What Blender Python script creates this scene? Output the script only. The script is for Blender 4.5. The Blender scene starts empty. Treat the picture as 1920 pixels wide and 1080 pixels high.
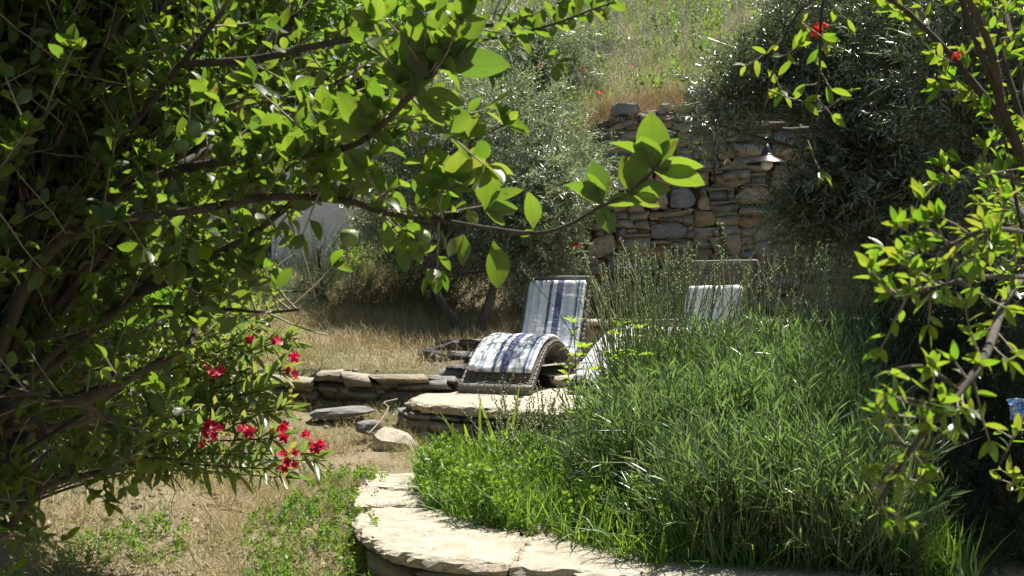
import bpy, bmesh, math, random
import numpy as np
from mathutils import Vector, Matrix, noise

R = math.radians
rng = np.random.default_rng(7)
random.seed(7)
scene = bpy.context.scene
COL = scene.collection

# ------------------------------------------------------------------ camera, sky, sun, exposure
F, EYE = 2200.0, 1.35                     # focal length in photo pixels, eye height
cam_data = bpy.data.cameras.new('camera')
cam = bpy.data.objects.new('camera', cam_data); COL.objects.link(cam)
cam.location = (0, 0, EYE); cam.rotation_euler = (R(90), 0, 0)
cam_data.sensor_width = 36; cam_data.lens = F / 1920 * 36
cam_data.clip_start = 0.05; cam_data.clip_end = 2000
cam_data.dof.use_dof = True; cam_data.dof.focus_distance = 9.5; cam_data.dof.aperture_fstop = 12.0
scene.camera = cam

SUN = Vector((0.30, 0.32, 0.90)).normalized()
world = bpy.data.worlds.new('World'); scene.world = world; world.use_nodes = True
wn = world.node_tree; wn.nodes.clear()
sky = wn.nodes.new('ShaderNodeTexSky'); sky.sky_type = 'NISHITA'; sky.sun_disc = False
sky.sun_elevation = math.asin(SUN.z); sky.sun_rotation = math.atan2(SUN.x, SUN.y)
bg = wn.nodes.new('ShaderNodeBackground'); bg.inputs['Strength'].default_value = 0.056
wo = wn.nodes.new('ShaderNodeOutputWorld')
wn.links.new(sky.outputs[0], bg.inputs[0]); wn.links.new(bg.outputs[0], wo.inputs[0])
sd = bpy.data.lights.new('sun', 'SUN'); sd.energy = 5.0; sd.angle = R(0.53); sd.color = (1.0, 0.95, 0.86)
sun = bpy.data.objects.new('sun', sd); COL.objects.link(sun)
sun.rotation_euler = SUN.to_track_quat('Z', 'Y').to_euler()
vs = scene.view_settings
vs.view_transform = 'Standard'; vs.look = 'None'; vs.gamma = 1.0; vs.use_curve_mapping = False
vs.exposure = 1.02
scene.cycles.max_bounces = 8; scene.cycles.diffuse_bounces = 3; scene.cycles.transmission_bounces = 5
scene.cycles.use_denoising = True

# ------------------------------------------------------------------ helpers
def P(px, py, Y):
    return np.array([(px - 960) / F * Y, Y, EYE + (540 - py) / F * Y])

def sstep(a, b, v):
    t = np.clip((v - a) / (b - a), 0, 1); return t * t * (3 - 2 * t)

def nrm(v):
    v = np.asarray(v, float); return v / np.maximum(np.linalg.norm(v, axis=-1, keepdims=True), 1e-9)

def tag(o, label=None, cat=None, group=None, kind=None):
    if label: o['label'] = label
    if cat: o['category'] = cat
    if group: o['group'] = group
    if kind: o['kind'] = kind
    return o

def empty(name, loc, rz=0.0):
    o = bpy.data.objects.new(name, None); COL.objects.link(o)
    o.location = loc; o.rotation_euler = (0, 0, rz); o.empty_display_size = 0.1
    return o

def link(name, me, mat=None, parent=None, M=None, local=False):
    """Link mesh data; geometry (or the matrix M) is in world space unless local."""
    o = bpy.data.objects.new(name, me); COL.objects.link(o)
    if mat is not None and not me.materials: me.materials.append(mat)
    M = M or Matrix.Identity(4)
    if parent is not None:
        o.parent = parent
        if not local: M = parent.matrix_basis.inverted() @ M
    o.matrix_basis = M
    return o

def mesh_np(name, V, Fc, rnd=None, smooth=False, lf=None):
    V = np.ascontiguousarray(V, dtype=np.float32); Fc = np.ascontiguousarray(Fc, dtype=np.int32)
    me = bpy.data.meshes.new(name)
    n, k = Fc.shape
    me.vertices.add(len(V)); me.vertices.foreach_set('co', V.ravel())
    me.loops.add(n * k); me.loops.foreach_set('vertex_index', Fc.ravel())
    me.polygons.add(n); me.polygons.foreach_set('loop_start', np.arange(0, n * k, k, dtype=np.int32))
    if smooth: me.polygons.foreach_set('use_smooth', np.ones(n, dtype=bool))
    me.update(calc_edges=True)
    if rnd is not None:
        a = me.attributes.new('rnd', 'FLOAT', 'POINT')
        a.data.foreach_set('value', np.ascontiguousarray(rnd, dtype=np.float32))
    if lf is not None:                    # position within the leaf, for its veins
        a = me.attributes.new('lf', 'FLOAT_VECTOR', 'POINT')
        a.data.foreach_set('vector', np.ascontiguousarray(lf, dtype=np.float32).ravel())
    return me

def frames(d, n):
    y = nrm(d); x = nrm(np.cross(y, n)); z = np.cross(x, y)
    return np.stack([x, y, z], axis=-1)           # columns

def bake(tmpls, pos, d, n, scale, rnd=None, pick=None):
    """Instances of small templates baked into arrays. Returns V, F, rnd."""
    pos = np.asarray(pos, float); N = len(pos)
    if pick is None: pick = rng.integers(0, len(tmpls), N)
    if rnd is None: rnd = rng.random(N)
    sc = np.asarray(scale, float)
    if sc.ndim == 1: sc = np.repeat(sc[:, None], 3, 1)
    M = frames(d, n)
    VV, FF, RR, LF, off = [], [], [], [], 0
    for t, (tv, tf) in enumerate(tmpls):
        m = pick == t
        c = int(m.sum())
        if not c: continue
        v = tv[None] * sc[m][:, None, :]
        v = np.einsum('nij,nkj->nki', M[m], v) + pos[m][:, None, :]
        VV.append(v.reshape(-1, 3)); k = len(tv)
        FF.append((tf[None] + (np.arange(c) * k)[:, None, None] + off).reshape(-1, tf.shape[1]))
        RR.append(np.repeat(rnd[m], k)); LF.append(np.tile(tv, (c, 1))); off += c * k
    return np.concatenate(VV), np.concatenate(FF), np.concatenate(RR), np.concatenate(LF)

def baked(name, tmpls, pos, d, n, scale, mat, parent=None, rnd=None, pick=None, smooth=False, veins=False):
    if len(pos) == 0: return None
    V, Fc, rr, lf = bake(tmpls, pos, d, n, scale, rnd, pick)
    return link(name, mesh_np(name, V, Fc, rr, smooth, lf if veins else None), mat, parent)

def to_tris(q):
    q = np.asarray(q); return np.concatenate([q[:, [0, 1, 2]], q[:, [0, 2, 3]]])

def tube(pts, radii, sides=6, cap=True):
    pts = np.asarray(pts, float); n = len(pts)
    radii = np.broadcast_to(np.asarray(radii, float), (n,))
    t = nrm(np.gradient(pts, axis=0))
    ref = np.array([0, 0, 1.0]) if abs(t[:, 2]).mean() < .8 else np.array([1.0, 0, 0])
    u = nrm(np.cross(t, ref)); w = np.cross(t, u)
    a = np.linspace(0, 2 * math.pi, sides, endpoint=False)
    ring = pts[:, None] + radii[:, None, None] * (np.cos(a)[None, :, None] * u[:, None] + np.sin(a)[None, :, None] * w[:, None])
    V = ring.reshape(-1, 3)
    i = np.arange(n - 1)[:, None] * sides; j = np.arange(sides)[None]; j2 = (j + 1) % sides
    q = np.stack([i + j, i + j2, i + sides + j2, i + sides + j], -1).reshape(-1, 4)
    T = to_tris(q)
    if cap:
        V = np.concatenate([V, pts[:1], pts[-1:]])
        c0, c1 = len(V) - 2, len(V) - 1
        jj = np.arange(sides)
        T = np.concatenate([T, np.stack([np.full(sides, c0), (jj + 1) % sides, jj], -1),
                            np.stack([np.full(sides, c1), (n - 1) * sides + jj, (n - 1) * sides + (jj + 1) % sides], -1)])
    return V, T

def join(parts):
    VV, FF, off = [], [], 0
    for v, f in parts:
        VV.append(v); FF.append(f + off); off += len(v)
    return np.concatenate(VV), np.concatenate(FF)

def spline(ctrl, n):
    """Catmull-Rom through control points, n samples."""
    c = np.asarray(ctrl, float)
    if len(c) == 2: return c[0] + (c[1] - c[0]) * np.linspace(0, 1, n)[:, None]
    e = np.concatenate([[2 * c[0] - c[1]], c, [2 * c[-1] - c[-2]]])
    t = np.linspace(0, len(c) - 1 - 1e-6, n); i = t.astype(int); f = (t - i)[:, None]
    p0, p1, p2, p3 = e[i], e[i + 1], e[i + 2], e[i + 3]
    return .5 * (2 * p1 + (p2 - p0) * f + (2 * p0 - 5 * p1 + 4 * p2 - p3) * f ** 2 + (3 * p1 - p0 - 3 * p2 + p3) * f ** 3)

# ------------------------------------------------------------------ materials
def new_mat(name):
    m = bpy.data.materials.new(name); m.use_nodes = True
    nt = m.node_tree; b = nt.nodes['Principled BSDF']
    return m, nt, b

def ramp(nt, stops, interp='LINEAR'):
    r = nt.nodes.new('ShaderNodeValToRGB'); r.color_ramp.interpolation = interp
    el = r.color_ramp.elements
    while len(el) > 1: el.remove(el[-1])
    el[0].position = stops[0][0]; el[0].color = (*stops[0][1], 1)
    for p, c in stops[1:]:
        e = el.new(p); e.color = (*c, 1)
    return r

def noise_node(nt, scale, detail=6, rough=.6, coord='Object', stretch=None):
    tc = nt.nodes.new('ShaderNodeNewGeometry' if coord == 'Position' else 'ShaderNodeTexCoord'); n = nt.nodes.new('ShaderNodeTexNoise')
    n.inputs['Scale'].default_value = scale; n.inputs['Detail'].default_value = detail; n.inputs['Roughness'].default_value = rough
    src = tc.outputs[coord]
    if stretch:
        mp = nt.nodes.new('ShaderNodeMapping'); mp.inputs['Scale'].default_value = stretch
        nt.links.new(src, mp.inputs[0]); src = mp.outputs[0]
    nt.links.new(src, n.inputs['Vector'])
    return n

def bump(nt, b, src, strength=.5, dist=.02):
    bp = nt.nodes.new('ShaderNodeBump'); bp.inputs['Strength'].default_value = strength; bp.inputs['Distance'].default_value = dist
    nt.links.new(src, bp.inputs['Height']); nt.links.new(bp.outputs[0], b.inputs['Normal'])

def mixc(nt, fac, a, b, mode='MIX'):
    m = nt.nodes.new('ShaderNodeMix'); m.data_type = 'RGBA'; m.blend_type = mode
    for s, v in ((0, fac), (6, a), (7, b)):
        if hasattr(v, 'links') or hasattr(v, 'is_linked'): nt.links.new(v, m.inputs[s])
        elif s == 0: m.inputs[0].default_value = v
        else: m.inputs[s].default_value = (*v, 1)
    return m.outputs[2]

def rnd_out(nt):
    at = nt.nodes.new('ShaderNodeAttribute'); at.attribute_name = 'rnd'
    oi = nt.nodes.new('ShaderNodeObjectInfo')
    ad = nt.nodes.new('ShaderNodeMath'); ad.operation = 'ADD'
    fr = nt.nodes.new('ShaderNodeMath'); fr.operation = 'FRACT'
    nt.links.new(at.outputs['Fac'], ad.inputs[0]); nt.links.new(oi.outputs['Random'], ad.inputs[1])
    nt.links.new(ad.outputs[0], fr.inputs[0])
    return fr.outputs[0]

def leaf_mat(name, cols, tcols, under=None, rough=.4, trans=.4, spec=.5, veins=0, spots=0):
    """cols / tcols: ramps over the per-leaf random value for reflected and transmitted light."""
    m, nt, b = new_mat(name)
    r = rnd_out(nt)
    cr = ramp(nt, [(i / max(1, len(cols) - 1), c) for i, c in enumerate(cols)]); nt.links.new(r, cr.inputs[0])
    tr = ramp(nt, [(i / max(1, len(tcols) - 1), c) for i, c in enumerate(tcols)]); nt.links.new(r, tr.inputs[0])
    col = cr.outputs[0]
    if under:
        g = nt.nodes.new('ShaderNodeNewGeometry'); col = mixc(nt, g.outputs['Backfacing'], col, under)
    tcol = tr.outputs[0]
    if veins:
        at = nt.nodes.new('ShaderNodeAttribute'); at.attribute_name = 'lf'
        sp = nt.nodes.new('ShaderNodeSeparateXYZ'); nt.links.new(at.outputs['Vector'], sp.inputs[0])
        def mth(op, a_, b_=None):
            n_ = nt.nodes.new('ShaderNodeMath'); n_.operation = op
            for k_, v_ in enumerate((a_, b_)):
                if v_ is None: continue
                if isinstance(v_, (int, float)): n_.inputs[k_].default_value = v_
                else: nt.links.new(v_, n_.inputs[k_])
            return n_.outputs[0]
        ax = mth('ABSOLUTE', sp.outputs[0])
        mid = mth('LESS_THAN', ax, .012)
        side = mth('GREATER_THAN', mth('SINE', mth('MULTIPLY', mth('SUBTRACT', sp.outputs[1], mth('MULTIPLY', ax, .8)), 62)), .9)
        vein = mth('MAXIMUM', mid, mth('MULTIPLY', side, .45))
        vf = mth('MULTIPLY', vein, veins)
        col = mixc(nt, vf, col, (.16, .2, .08)); tcol = mixc(nt, mth('MULTIPLY', vf, .7), tcol, (.10, .16, .02))
    if spots:
        ns_ = noise_node(nt, 34, 3, .5, 'Position'); sr = ramp(nt, [(.66, (0, 0, 0)), (.70, (1, 1, 1))]); nt.links.new(ns_.outputs[0], sr.inputs[0])
        mm = nt.nodes.new('ShaderNodeMath'); mm.operation = 'MULTIPLY'; mm.inputs[1].default_value = spots; nt.links.new(sr.outputs[0], mm.inputs[0])
        col = mixc(nt, mm.outputs[0], col, (.14, .085, .03)); tcol = mixc(nt, mm.outputs[0], tcol, (.2, .1, .02))
        nb = noise_node(nt, 9, 3, .5, 'Position'); br = ramp(nt, [(.3, (.7, .75, .7)), (.7, (1.2, 1.15, 1.1))]); nt.links.new(nb.outputs[0], br.inputs[0])
        col = mixc(nt, 1.0, col, br.outputs[0], 'MULTIPLY')
    nt.links.new(col, b.inputs['Base Color'])
    b.inputs['Roughness'].default_value = rough; b.inputs['Specular IOR Level'].default_value = spec
    t = nt.nodes.new('ShaderNodeBsdfTranslucent'); nt.links.new(tcol, t.inputs[0])
    mx = nt.nodes.new('ShaderNodeMixShader'); mx.inputs[0].default_value = trans
    nt.links.new(b.outputs[0], mx.inputs[1]); nt.links.new(t.outputs[0], mx.inputs[2])
    nt.links.new(mx.outputs[0], nt.nodes['Material Output'].inputs[0])
    return m

def plain_mat(name, col, rough=.7, nscale=None, col2=None, bstr=.4, bdist=.01, stretch=None, metal=0, coord='Object'):
    m, nt, b = new_mat(name)
    b.inputs['Base Color'].default_value = (*col, 1); b.inputs['Roughness'].default_value = rough
    b.inputs['Metallic'].default_value = metal
    if nscale:
        n = noise_node(nt, nscale, stretch=stretch, coord=coord)
        if col2:
            cr = ramp(nt, [(.3, col), (.7, col2)]); nt.links.new(n.outputs[0], cr.inputs[0]); nt.links.new(cr.outputs[0], b.inputs['Base Color'])
        bump(nt, b, n.outputs[0], bstr, bdist)
    return m

M_apple = leaf_mat('apple leaf', [(.018, .042, .012), (.028, .065, .016), (.042, .085, .02), (.022, .05, .018), (.035, .075, .014), (.05, .09, .025), (.024, .055, .012), (.05, .08, .02)],
                   [(.17, .33, .02), (.26, .43, .03), (.36, .50, .04), (.14, .28, .03), (.3, .46, .03), (.22, .38, .02), (.3, .45, .04), (.4, .46, .05)], under=(.05, .078, .038), rough=.42, trans=.42, veins=.55, spots=.8)
M_pom = leaf_mat('pomegranate leaf', [(.03, .075, .012), (.06, .12, .02), (.04, .09, .015)],
                 [(.22, .46, .02), (.34, .52, .03), (.45, .5, .04)], rough=.28, trans=.42, veins=.4, spots=.6)
M_olive = leaf_mat('olive leaf', [(.075, .10, .05), (.10, .13, .065), (.15, .18, .11)],
                   [(.26, .36, .12), (.36, .44, .2)], under=(.38, .41, .33), rough=.32, trans=.36, spec=.8)
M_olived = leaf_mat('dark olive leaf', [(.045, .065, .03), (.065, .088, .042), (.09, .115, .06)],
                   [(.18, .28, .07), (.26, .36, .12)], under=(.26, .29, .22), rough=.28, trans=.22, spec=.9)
M_ole = leaf_mat('oleander leaf', [(.09, .15, .055), (.13, .19, .08), (.11, .17, .06), (.26, .25, .07)],
                   [(.24, .38, .07), (.32, .44, .08), (.5, .46, .08)], rough=.34, trans=.38)
M_broad = leaf_mat('shrub leaf', [(.03, .07, .014), (.05, .10, .02), (.06, .12, .03)],
                   [(.2, .42, .03), (.3, .5, .04)], rough=.4, trans=.42)
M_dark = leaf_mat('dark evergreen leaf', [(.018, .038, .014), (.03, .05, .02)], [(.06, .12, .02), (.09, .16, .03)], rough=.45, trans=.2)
M_lav = leaf_mat('lavender leaf', [(.065, .115, .05), (.10, .15, .07), (.16, .20, .13)],
                 [(.21, .38, .07), (.3, .46, .11)], rough=.34, trans=.34, spec=.8)
M_lavstalk = leaf_mat('lavender stalk', [(.22, .29, .11), (.3, .35, .16), (.36, .38, .2)], [(.3, .4, .14)], rough=.6, trans=.25)
M_weed = leaf_mat('weed leaf', [(.06, .13, .025), (.09, .17, .035), (.12, .19, .05)], [(.26, .48, .04), (.35, .55, .05)], rough=.42, trans=.4)
M_verb = leaf_mat('bright weed leaf', [(.09, .18, .03), (.12, .21, .04)], [(.4, .6, .05), (.48, .64, .07)], rough=.4, trans=.45)
M_straw = leaf_mat('dry straw', [(.34, .27, .13), (.46, .38, .20), (.52, .46, .28), (.38, .28, .14)], [(.42, .34, .16), (.5, .4, .2)], rough=.65, trans=.25)
M_strawg = leaf_mat('half dry grass', [(.14, .19, .05), (.27, .27, .10), (.36, .30, .14), (.10, .16, .04)], [(.25, .35, .07), (.4, .38, .12)], rough=.6, trans=.3)
M_meadow = leaf_mat('meadow grass', [(.15, .25, .04), (.24, .32, .07), (.36, .37, .13), (.42, .36, .2)], [(.34, .5, .08), (.5, .52, .14)], rough=.6, trans=.35)
M_rust = leaf_mat('rusty dry grass', [(.26, .16, .08), (.34, .24, .12), (.4, .3, .17)], [(.35, .22, .1)], rough=.7, trans=.25)
M_sage = leaf_mat('silvery sage leaf', [(.10, .13, .08), (.16, .19, .12), (.22, .25, .17)], [(.16, .22, .1)], rough=.55, trans=.2)
M_whiteseed = leaf_mat('white seed head', [(.45, .43, .33), (.6, .58, .5)], [(.5, .5, .4)], rough=.8, trans=.3)
M_red = leaf_mat('oleander petal', [(.32, .004, .022), (.46, .006, .035), (.56, .015, .06), (.4, .008, .04)], [(.5, .006, .03), (.65, .012, .06)], rough=.5, trans=.4)
M_poppy = leaf_mat('poppy petal', [(.62, .03, .012), (.7, .05, .02)], [(.8, .05, .02)], rough=.5, trans=.4)
M_blue = leaf_mat('chicory petal', [(.38, .40, .72)], [(.4, .42, .75)], rough=.6, trans=.3)
M_magenta = leaf_mat('magenta petal', [(.55, .03, .22)], [(.6, .03, .25)], rough=.6, trans=.3)
M_fruit = plain_mat('green fruit', (.12, .2, .05), .5, 30, (.2, .26, .1), .2, .002)
M_bark = plain_mat('grey bark', (.035, .028, .02), .9, 22, (.10, .085, .065), .9, .01, (1, 1, .25))
M_twig = plain_mat('young twig', (.17, .14, .09), .7, 60, (.3, .26, .2), .4, .002)
M_greenstem = plain_mat('green stem', (.10, .16, .05), .6)

# ------------------------------------------------------------------ leaf templates (local +Y along the leaf, +Z its upper face)
def blade_leaf(w, profile, fold=.25, curl=.2, twist=0, nseg=5):
    """2 quads across, nseg along, as triangles; the petiole is the first short stretch."""
    ts = np.linspace(0, 1, nseg + 1)
    V = []
    for t in ts:
        hw = w * .5 * profile(t)
        z = -curl * t * t
        a = twist * t
        for s in (-1, 0, 1):
            x, zz = s * hw, abs(s) * hw * fold
            V.append((x * math.cos(a) - zz * math.sin(a), t * (1 - .25 * curl * t), z + x * math.sin(a) + zz * math.cos(a)))
    q = []
    for i in range(nseg):
        a = i * 3
        q += [(a, a + 1, a + 4, a + 3), (a + 1, a + 2, a + 5, a + 4)]
    return np.array(V), to_tris(q)

def prof_broad(t):
    if t < .12: return .06 + t * .3
    u = (t - .1) / .9
    return max(.02, math.sin(math.pi * u ** .85) ** .72)
def prof_lance(t):
    return max(.03, math.sin(math.pi * min(1, t * .97 + .03) ** .9) ** .8)

APPLE = [blade_leaf(w, prof_broad, f, c, tw, 7) for w, f, c, tw in
         ((.54, .3, .12, 0), (.48, .4, .32, .25), (.57, .15, .22, -.2), (.44, .6, .15, .4), (.52, .25, -.12, -.35), (.5, .5, .5, .6))]
POM = [blade_leaf(.36, prof_lance, .3, c, tw, 5) for c, tw in ((.1, 0), (.3, .3), (-.12, -.3))]
LANCE = [blade_leaf(.19, prof_lance, .3, c, tw, 5) for c, tw in ((.08, 0), (.3, .2), (.15, -.3), (-.08, 0))]
LANCEW = [blade_leaf(.27, prof_lance, .3, c, tw, 5) for c, tw in ((.2, 0), (.45, .2), (.3, -.2))]
SMALL = [blade_leaf(.6, prof_broad, .25, c, 0, 3) for c in (.1, .3)]

def sprig(nl, L, w, length=1.0, droop=.12, spread=.75, seed=0, stemr=.006, curve=.1):
    """A twig along +Y with 2-triangle folded leaves all round it."""
    r = np.random.default_rng(seed)
    V, T = tube([(0, 0, 0), (0, .5 * length, curve * .3), (0, length, -droop)], [stemr, stemr * .8, stemr * .4], 3, False)
    parts = [(V, T)]
    for i in range(nl):
        t = .08 + .92 * (i + .5 * r.random()) / nl
        a = (i % 2) * math.pi + r.normal(0, .5) + i * .7
        out = np.array([math.cos(a), 0, math.sin(a)])
        d = nrm(out * spread + np.array([0, 1, 0]) * (1 - spread * .5) + r.normal(0, .15, 3))
        nn = nrm(np.array([0, .3, 1]) + r.normal(0, .5, 3))
        x = nrm(np.cross(d, nn)); z = np.cross(x, d)
        b = np.array([0, t * length, -droop * t * t])
        l = L * r.uniform(.7, 1.15) * (1 - .25 * t)
        lv = np.array([b, b + d * l * .5 - x * w * l * .5 + z * w * l * .15, b + d * l * .98 - z * l * .06, b + d * l * .5 + x * w * l * .5 + z * w * l * .15])
        parts.append((lv, np.array([[0, 1, 2], [0, 2, 3]])))
    return join(parts)

OLIVE = [sprig(17, .24, .2, seed=s, droop=dr, stemr=.007) for s, dr in ((1, .1), (2, .25), (3, -.05), (4, .35))]
LAVSHOOT = [sprig(15, .3, .1, seed=s, droop=dr, spread=.5, stemr=.006) for s, dr in ((11, .05), (12, -.06), (13, .15), (14, 0))]
BUSHY = [sprig(12, .36, .5, seed=s, droop=dr, stemr=.008) for s, dr in ((21, .1), (22, .25), (23, 0))]
ROSEM = [sprig(22, .16, .13, seed=s, droop=.05, spread=.7, stemr=.009) for s in (31, 32)]

def grass_blade(bend, w=.02, seg=3, twist=0):
    V, ts = [], np.linspace(0, 1, seg + 1)
    for t in ts:
        hw = w * .5 * (1 - t ** 1.6) + .0005
        y, z = math.sin(bend * t * 1.5) / max(.01, 1.5 * bend) if bend > .01 else t, 0
        # blade grows along +Y and leans to +Z
        y = t * (1 - .28 * bend * t * t); z = bend * t * t * .62
        V += [(-hw * math.cos(twist * t), y, z - hw * math.sin(twist * t)), (hw * math.cos(twist * t), y, z + hw * math.sin(twist * t))]
    q = [(2 * i, 2 * i + 1, 2 * i + 3, 2 * i + 2) for i in range(seg)]
    return np.array(V), to_tris(q)

BLADES = [grass_blade(b, .03, 3, tw) for b, tw in ((.15, 0), (.5, .5), (.9, 0), (1.3, .8))]
FINE = [grass_blade(b, .014, 3, tw) for b, tw in ((.1, 0), (.35, .6), (.7, 0), (1.2, 1))]

def seed_stalk(seed, n=12, headlen=.2, gw=.012, bend=.15, stemr=.0042, gap=False):
    r = np.random.default_rng(seed)
    def cen(t): return np.array([0, t * (1 - .1 * bend * t), bend * t * t])
    V, T = tube([cen(t) for t in np.linspace(0, 1, 5)], np.linspace(stemr, stemr * .55, 5), 3, False)
    parts = [(V, T)]
    for i in range(n):
        t = 1 - headlen + headlen * i / (n - 1)
        a = r.random() * 6.28
        o = np.array([math.cos(a), 0, math.sin(a)])
        c = cen(t) + o * gw * .6; g = gw * r.uniform(.7, 1.2) * (1 - .4 * i / n)
        ax = nrm(o * .6 + np.array([0, 1, 0])); s1 = nrm(np.cross(ax, [0.3, .1, 1])); s2 = np.cross(ax, s1)
        pv = np.array([c - ax * g * 1.3, c + s1 * g * .55, c + s2 * g * .55, c - s1 * g * .55, c - s2 * g * .55, c + ax * g * 1.3])
        pf = np.array([[0, 1, 2], [0, 2, 3], [0, 3, 4], [0, 4, 1], [5, 2, 1], [5, 3, 2], [5, 4, 3], [5, 1, 4]])
        parts.append((pv, pf))
    return join(parts)

LSTALK = [seed_stalk(s, 10, .09, .0085, b) for s, b in ((1, .05), (2, .18), (3, .3), (4, -.05))]
OAT = [seed_stalk(s, 14, .32, .02, b, .0028) for s, b in ((7, .3), (8, .5), (9, .15))]

# ------------------------------------------------------------------ terrain
def interp(x, xs, ys): return np.interp(x, xs, ys)
def path_front(x):                       # front edge of the raised stone path
    return interp(x, [-.80, -.70, -.54, -.21, .32, .94, 3], [6.45, 5.75, 5.42, 5.16, 4.98, 4.72, 4.1])
def edge_y(x):                           # where the ground steps up to the terrace
    return interp(x, [-9, -2.2, -.75, -.45, -.1, .15, 5, 9], [9.3, 9.75, 9.72, 10.05, 10.45, 11.9, 11.9, 11.7])

def Z(x, y, micro=True):
    x = np.asarray(x, float); y = np.asarray(y, float)
    zl = interp(y, [0, 4, 5.3, 6.4, 7.4, 8.4, 9.6, 12], [-.5, -.33, -.12, .05, .13, .18, .38, .42])
    raised = (x > -.72) & (y > path_front(x) + .12)
    zl = np.where(raised, np.maximum(zl, .09), zl)
    zl = zl + np.where(x > .2, sstep(5.8, 7.5, y) * sstep(.2, 1.5, x) * .12, 0)
    zt = interp(y, [9, 9.8, 10.5, 11.9, 13, 16, 20, 24], [.6, .66, .80, .99, 1.06, 1.3, 1.72, 2.2])
    z = np.where(y > edge_y(x), zt, zl)
    right = 3.15 + .21 * np.clip(x - 1, 0, 3.2) + .365 * (y - 13.1)
    mid = np.minimum(1.05 + np.clip(y - 12.6, 0, None) * .78, right)
    left = np.where(y > 23, 2.1 + .36 * (y - 23), zt)
    up = left * (1 - sstep(-3.0, -.6, x)) + mid * sstep(-3.0, -.6, x)
    wr = sstep(.3, .8, x)
    up = up * (1 - wr) + np.where(y > 13.12, right, zt) * wr
    z = np.where(y > 12.6, up, z)
    far = sstep(32, 60, y)
    z = z * (1 - far) + far * (10.5 + 10 * sstep(60, 200, y))
    if micro:
        z = z + .018 * np.sin(x * 3.1 + y * 1.3) * np.cos(y * 2.3 - x) + .008 * np.sin(x * 11 + 2 * np.sin(y * 7)) * np.sin(y * 9.7)
    return z

xs = np.unique(np.concatenate([np.linspace(-8, 8, 201), np.linspace(-8, -40, 30), np.linspace(8, 40, 30), [-400, -200, -100, -60, 60, 100, 200, 400]]))
ys = np.unique(np.concatenate([np.linspace(-3, 14, 240), np.linspace(14, 40, 70), [-60, -20, -8, 50, 60, 80, 120, 200, 400]]))
GX, GY = np.meshgrid(xs, ys)
GZ = Z(GX, GY)
GZ = np.where((GX > -.85) & (GY > 8.2) & (GY < edge_y(GX)), np.minimum(GZ, .40), GZ)
GV = np.stack([GX, GY, GZ], -1).reshape(-1, 3)
nx = len(xs); ii, jj = np.meshgrid(np.arange(len(ys) - 1), np.arange(nx - 1), indexing='ij')
a = (ii * nx + jj).ravel()
GF = np.stack([a, a + 1, a + nx + 1, a + nx], -1)
m, nt, b = new_mat('dry earth and straw litter')
n1 = noise_node(nt, 2.2, 8); n2 = noise_node(nt, 70, 4, .7); n3 = noise_node(nt, .7, 3)
c1 = ramp(nt, [(.3, (.13, .095, .06)), (.5, (.25, .19, .12)), (.7, (.38, .31, .2))]); nt.links.new(n1.outputs[0], c1.inputs[0])
c2 = ramp(nt, [(.35, (.10, .075, .045)), (.6, (.42, .35, .21))]); nt.links.new(n2.outputs[0], c2.inputs[0])
c3 = mixc(nt, .5, c1.outputs[0], c2.outputs[0])
g3 = ramp(nt, [(.5, (0, 0, 0)), (.65, (.6, .6, .6))]); nt.links.new(n3.outputs[0], g3.inputs[0])
nt.links.new(mixc(nt, g3.outputs[0], c3, (.14, .17, .06)), b.inputs['Base Color'])
b.inputs['Roughness'].default_value = .95; bump(nt, b, n2.outputs[0], .9, .03)
ground = link('ground', mesh_np('ground', GV, GF, smooth=True), m); tag(ground, kind='structure')

# ------------------------------------------------------------------ stones
def stone_material(name, ramp_cols, moss=False, dark=1.0, rough=.85):
    m, nt, b = new_mat(name)
    r = rnd_out(nt)
    cr = ramp(nt, ramp_cols, 'CONSTANT'); nt.links.new(r, cr.inputs[0])
    n = noise_node(nt, 7, 9, .72, 'Position', (1, 1, 2.2)); n2 = noise_node(nt, 55, 5, .75, 'Position')
    v = ramp(nt, [(.3, (.55, .5, .45)), (.55, (1, 1, 1)), (.75, (1.25, 1.12, .9))]); nt.links.new(n.outputs[0], v.inputs[0])
    c = mixc(nt, 1.0, cr.outputs[0], v.outputs[0], 'MULTIPLY')
    v2 = ramp(nt, [(.35, (.75, .75, .75)), (.65, (1.1, 1.1, 1.1))]); nt.links.new(n2.outputs[0], v2.inputs[0])
    c = mixc(nt, 1.0, c, v2.outputs[0], 'MULTIPLY')
    nt.links.new(c, b.inputs['Base Color']); b.inputs['Roughness'].default_value = rough
    ad = nt.nodes.new('ShaderNodeMath'); nt.links.new(n.outputs[0], ad.inputs[0]); nt.links.new(n2.outputs[0], ad.inputs[1])
    n4 = noise_node(nt, 26, 4, .5, 'Position'); lr = ramp(nt, [(.60, (0, 0, 0)), (.64, (.5, .5, .5))]); nt.links.new(n4.outputs[0], lr.inputs[0])
    nt.links.new(mixc(nt, lr.outputs[0], c, (.17, .17, .14)), b.inputs['Base Color'])
    bump(nt, b, ad.outputs[0], .8, .016)
    return m
WALLC = [(0, (.40, .34, .24)), (.14, (.48, .41, .29)), (.3, (.37, .35, .30)), (.42, (.50, .42, .30)), (.55, (.44, .33, .20)),
         (.63, (.30, .31, .31)), (.74, (.48, .43, .33)), (.88, (.42, .38, .31))]
M_stone = stone_material('schist wall stone', WALLC)
M_pale = stone_material('pale flagstone', [(0, (.54, .48, .38)), (.5, (.58, .52, .42))])
nt = M_pale.node_tree; b = nt.nodes['Principled BSDF']; src = b.inputs['Base Color'].links[0].from_socket
na = noise_node(nt, 3.1, 8, .65, 'Position'); ra = ramp(nt, [(.42, (0, 0, 0)), (.66, (.5, .5, .5))]); nt.links.new(na.outputs[0], ra.inputs[0])
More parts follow.
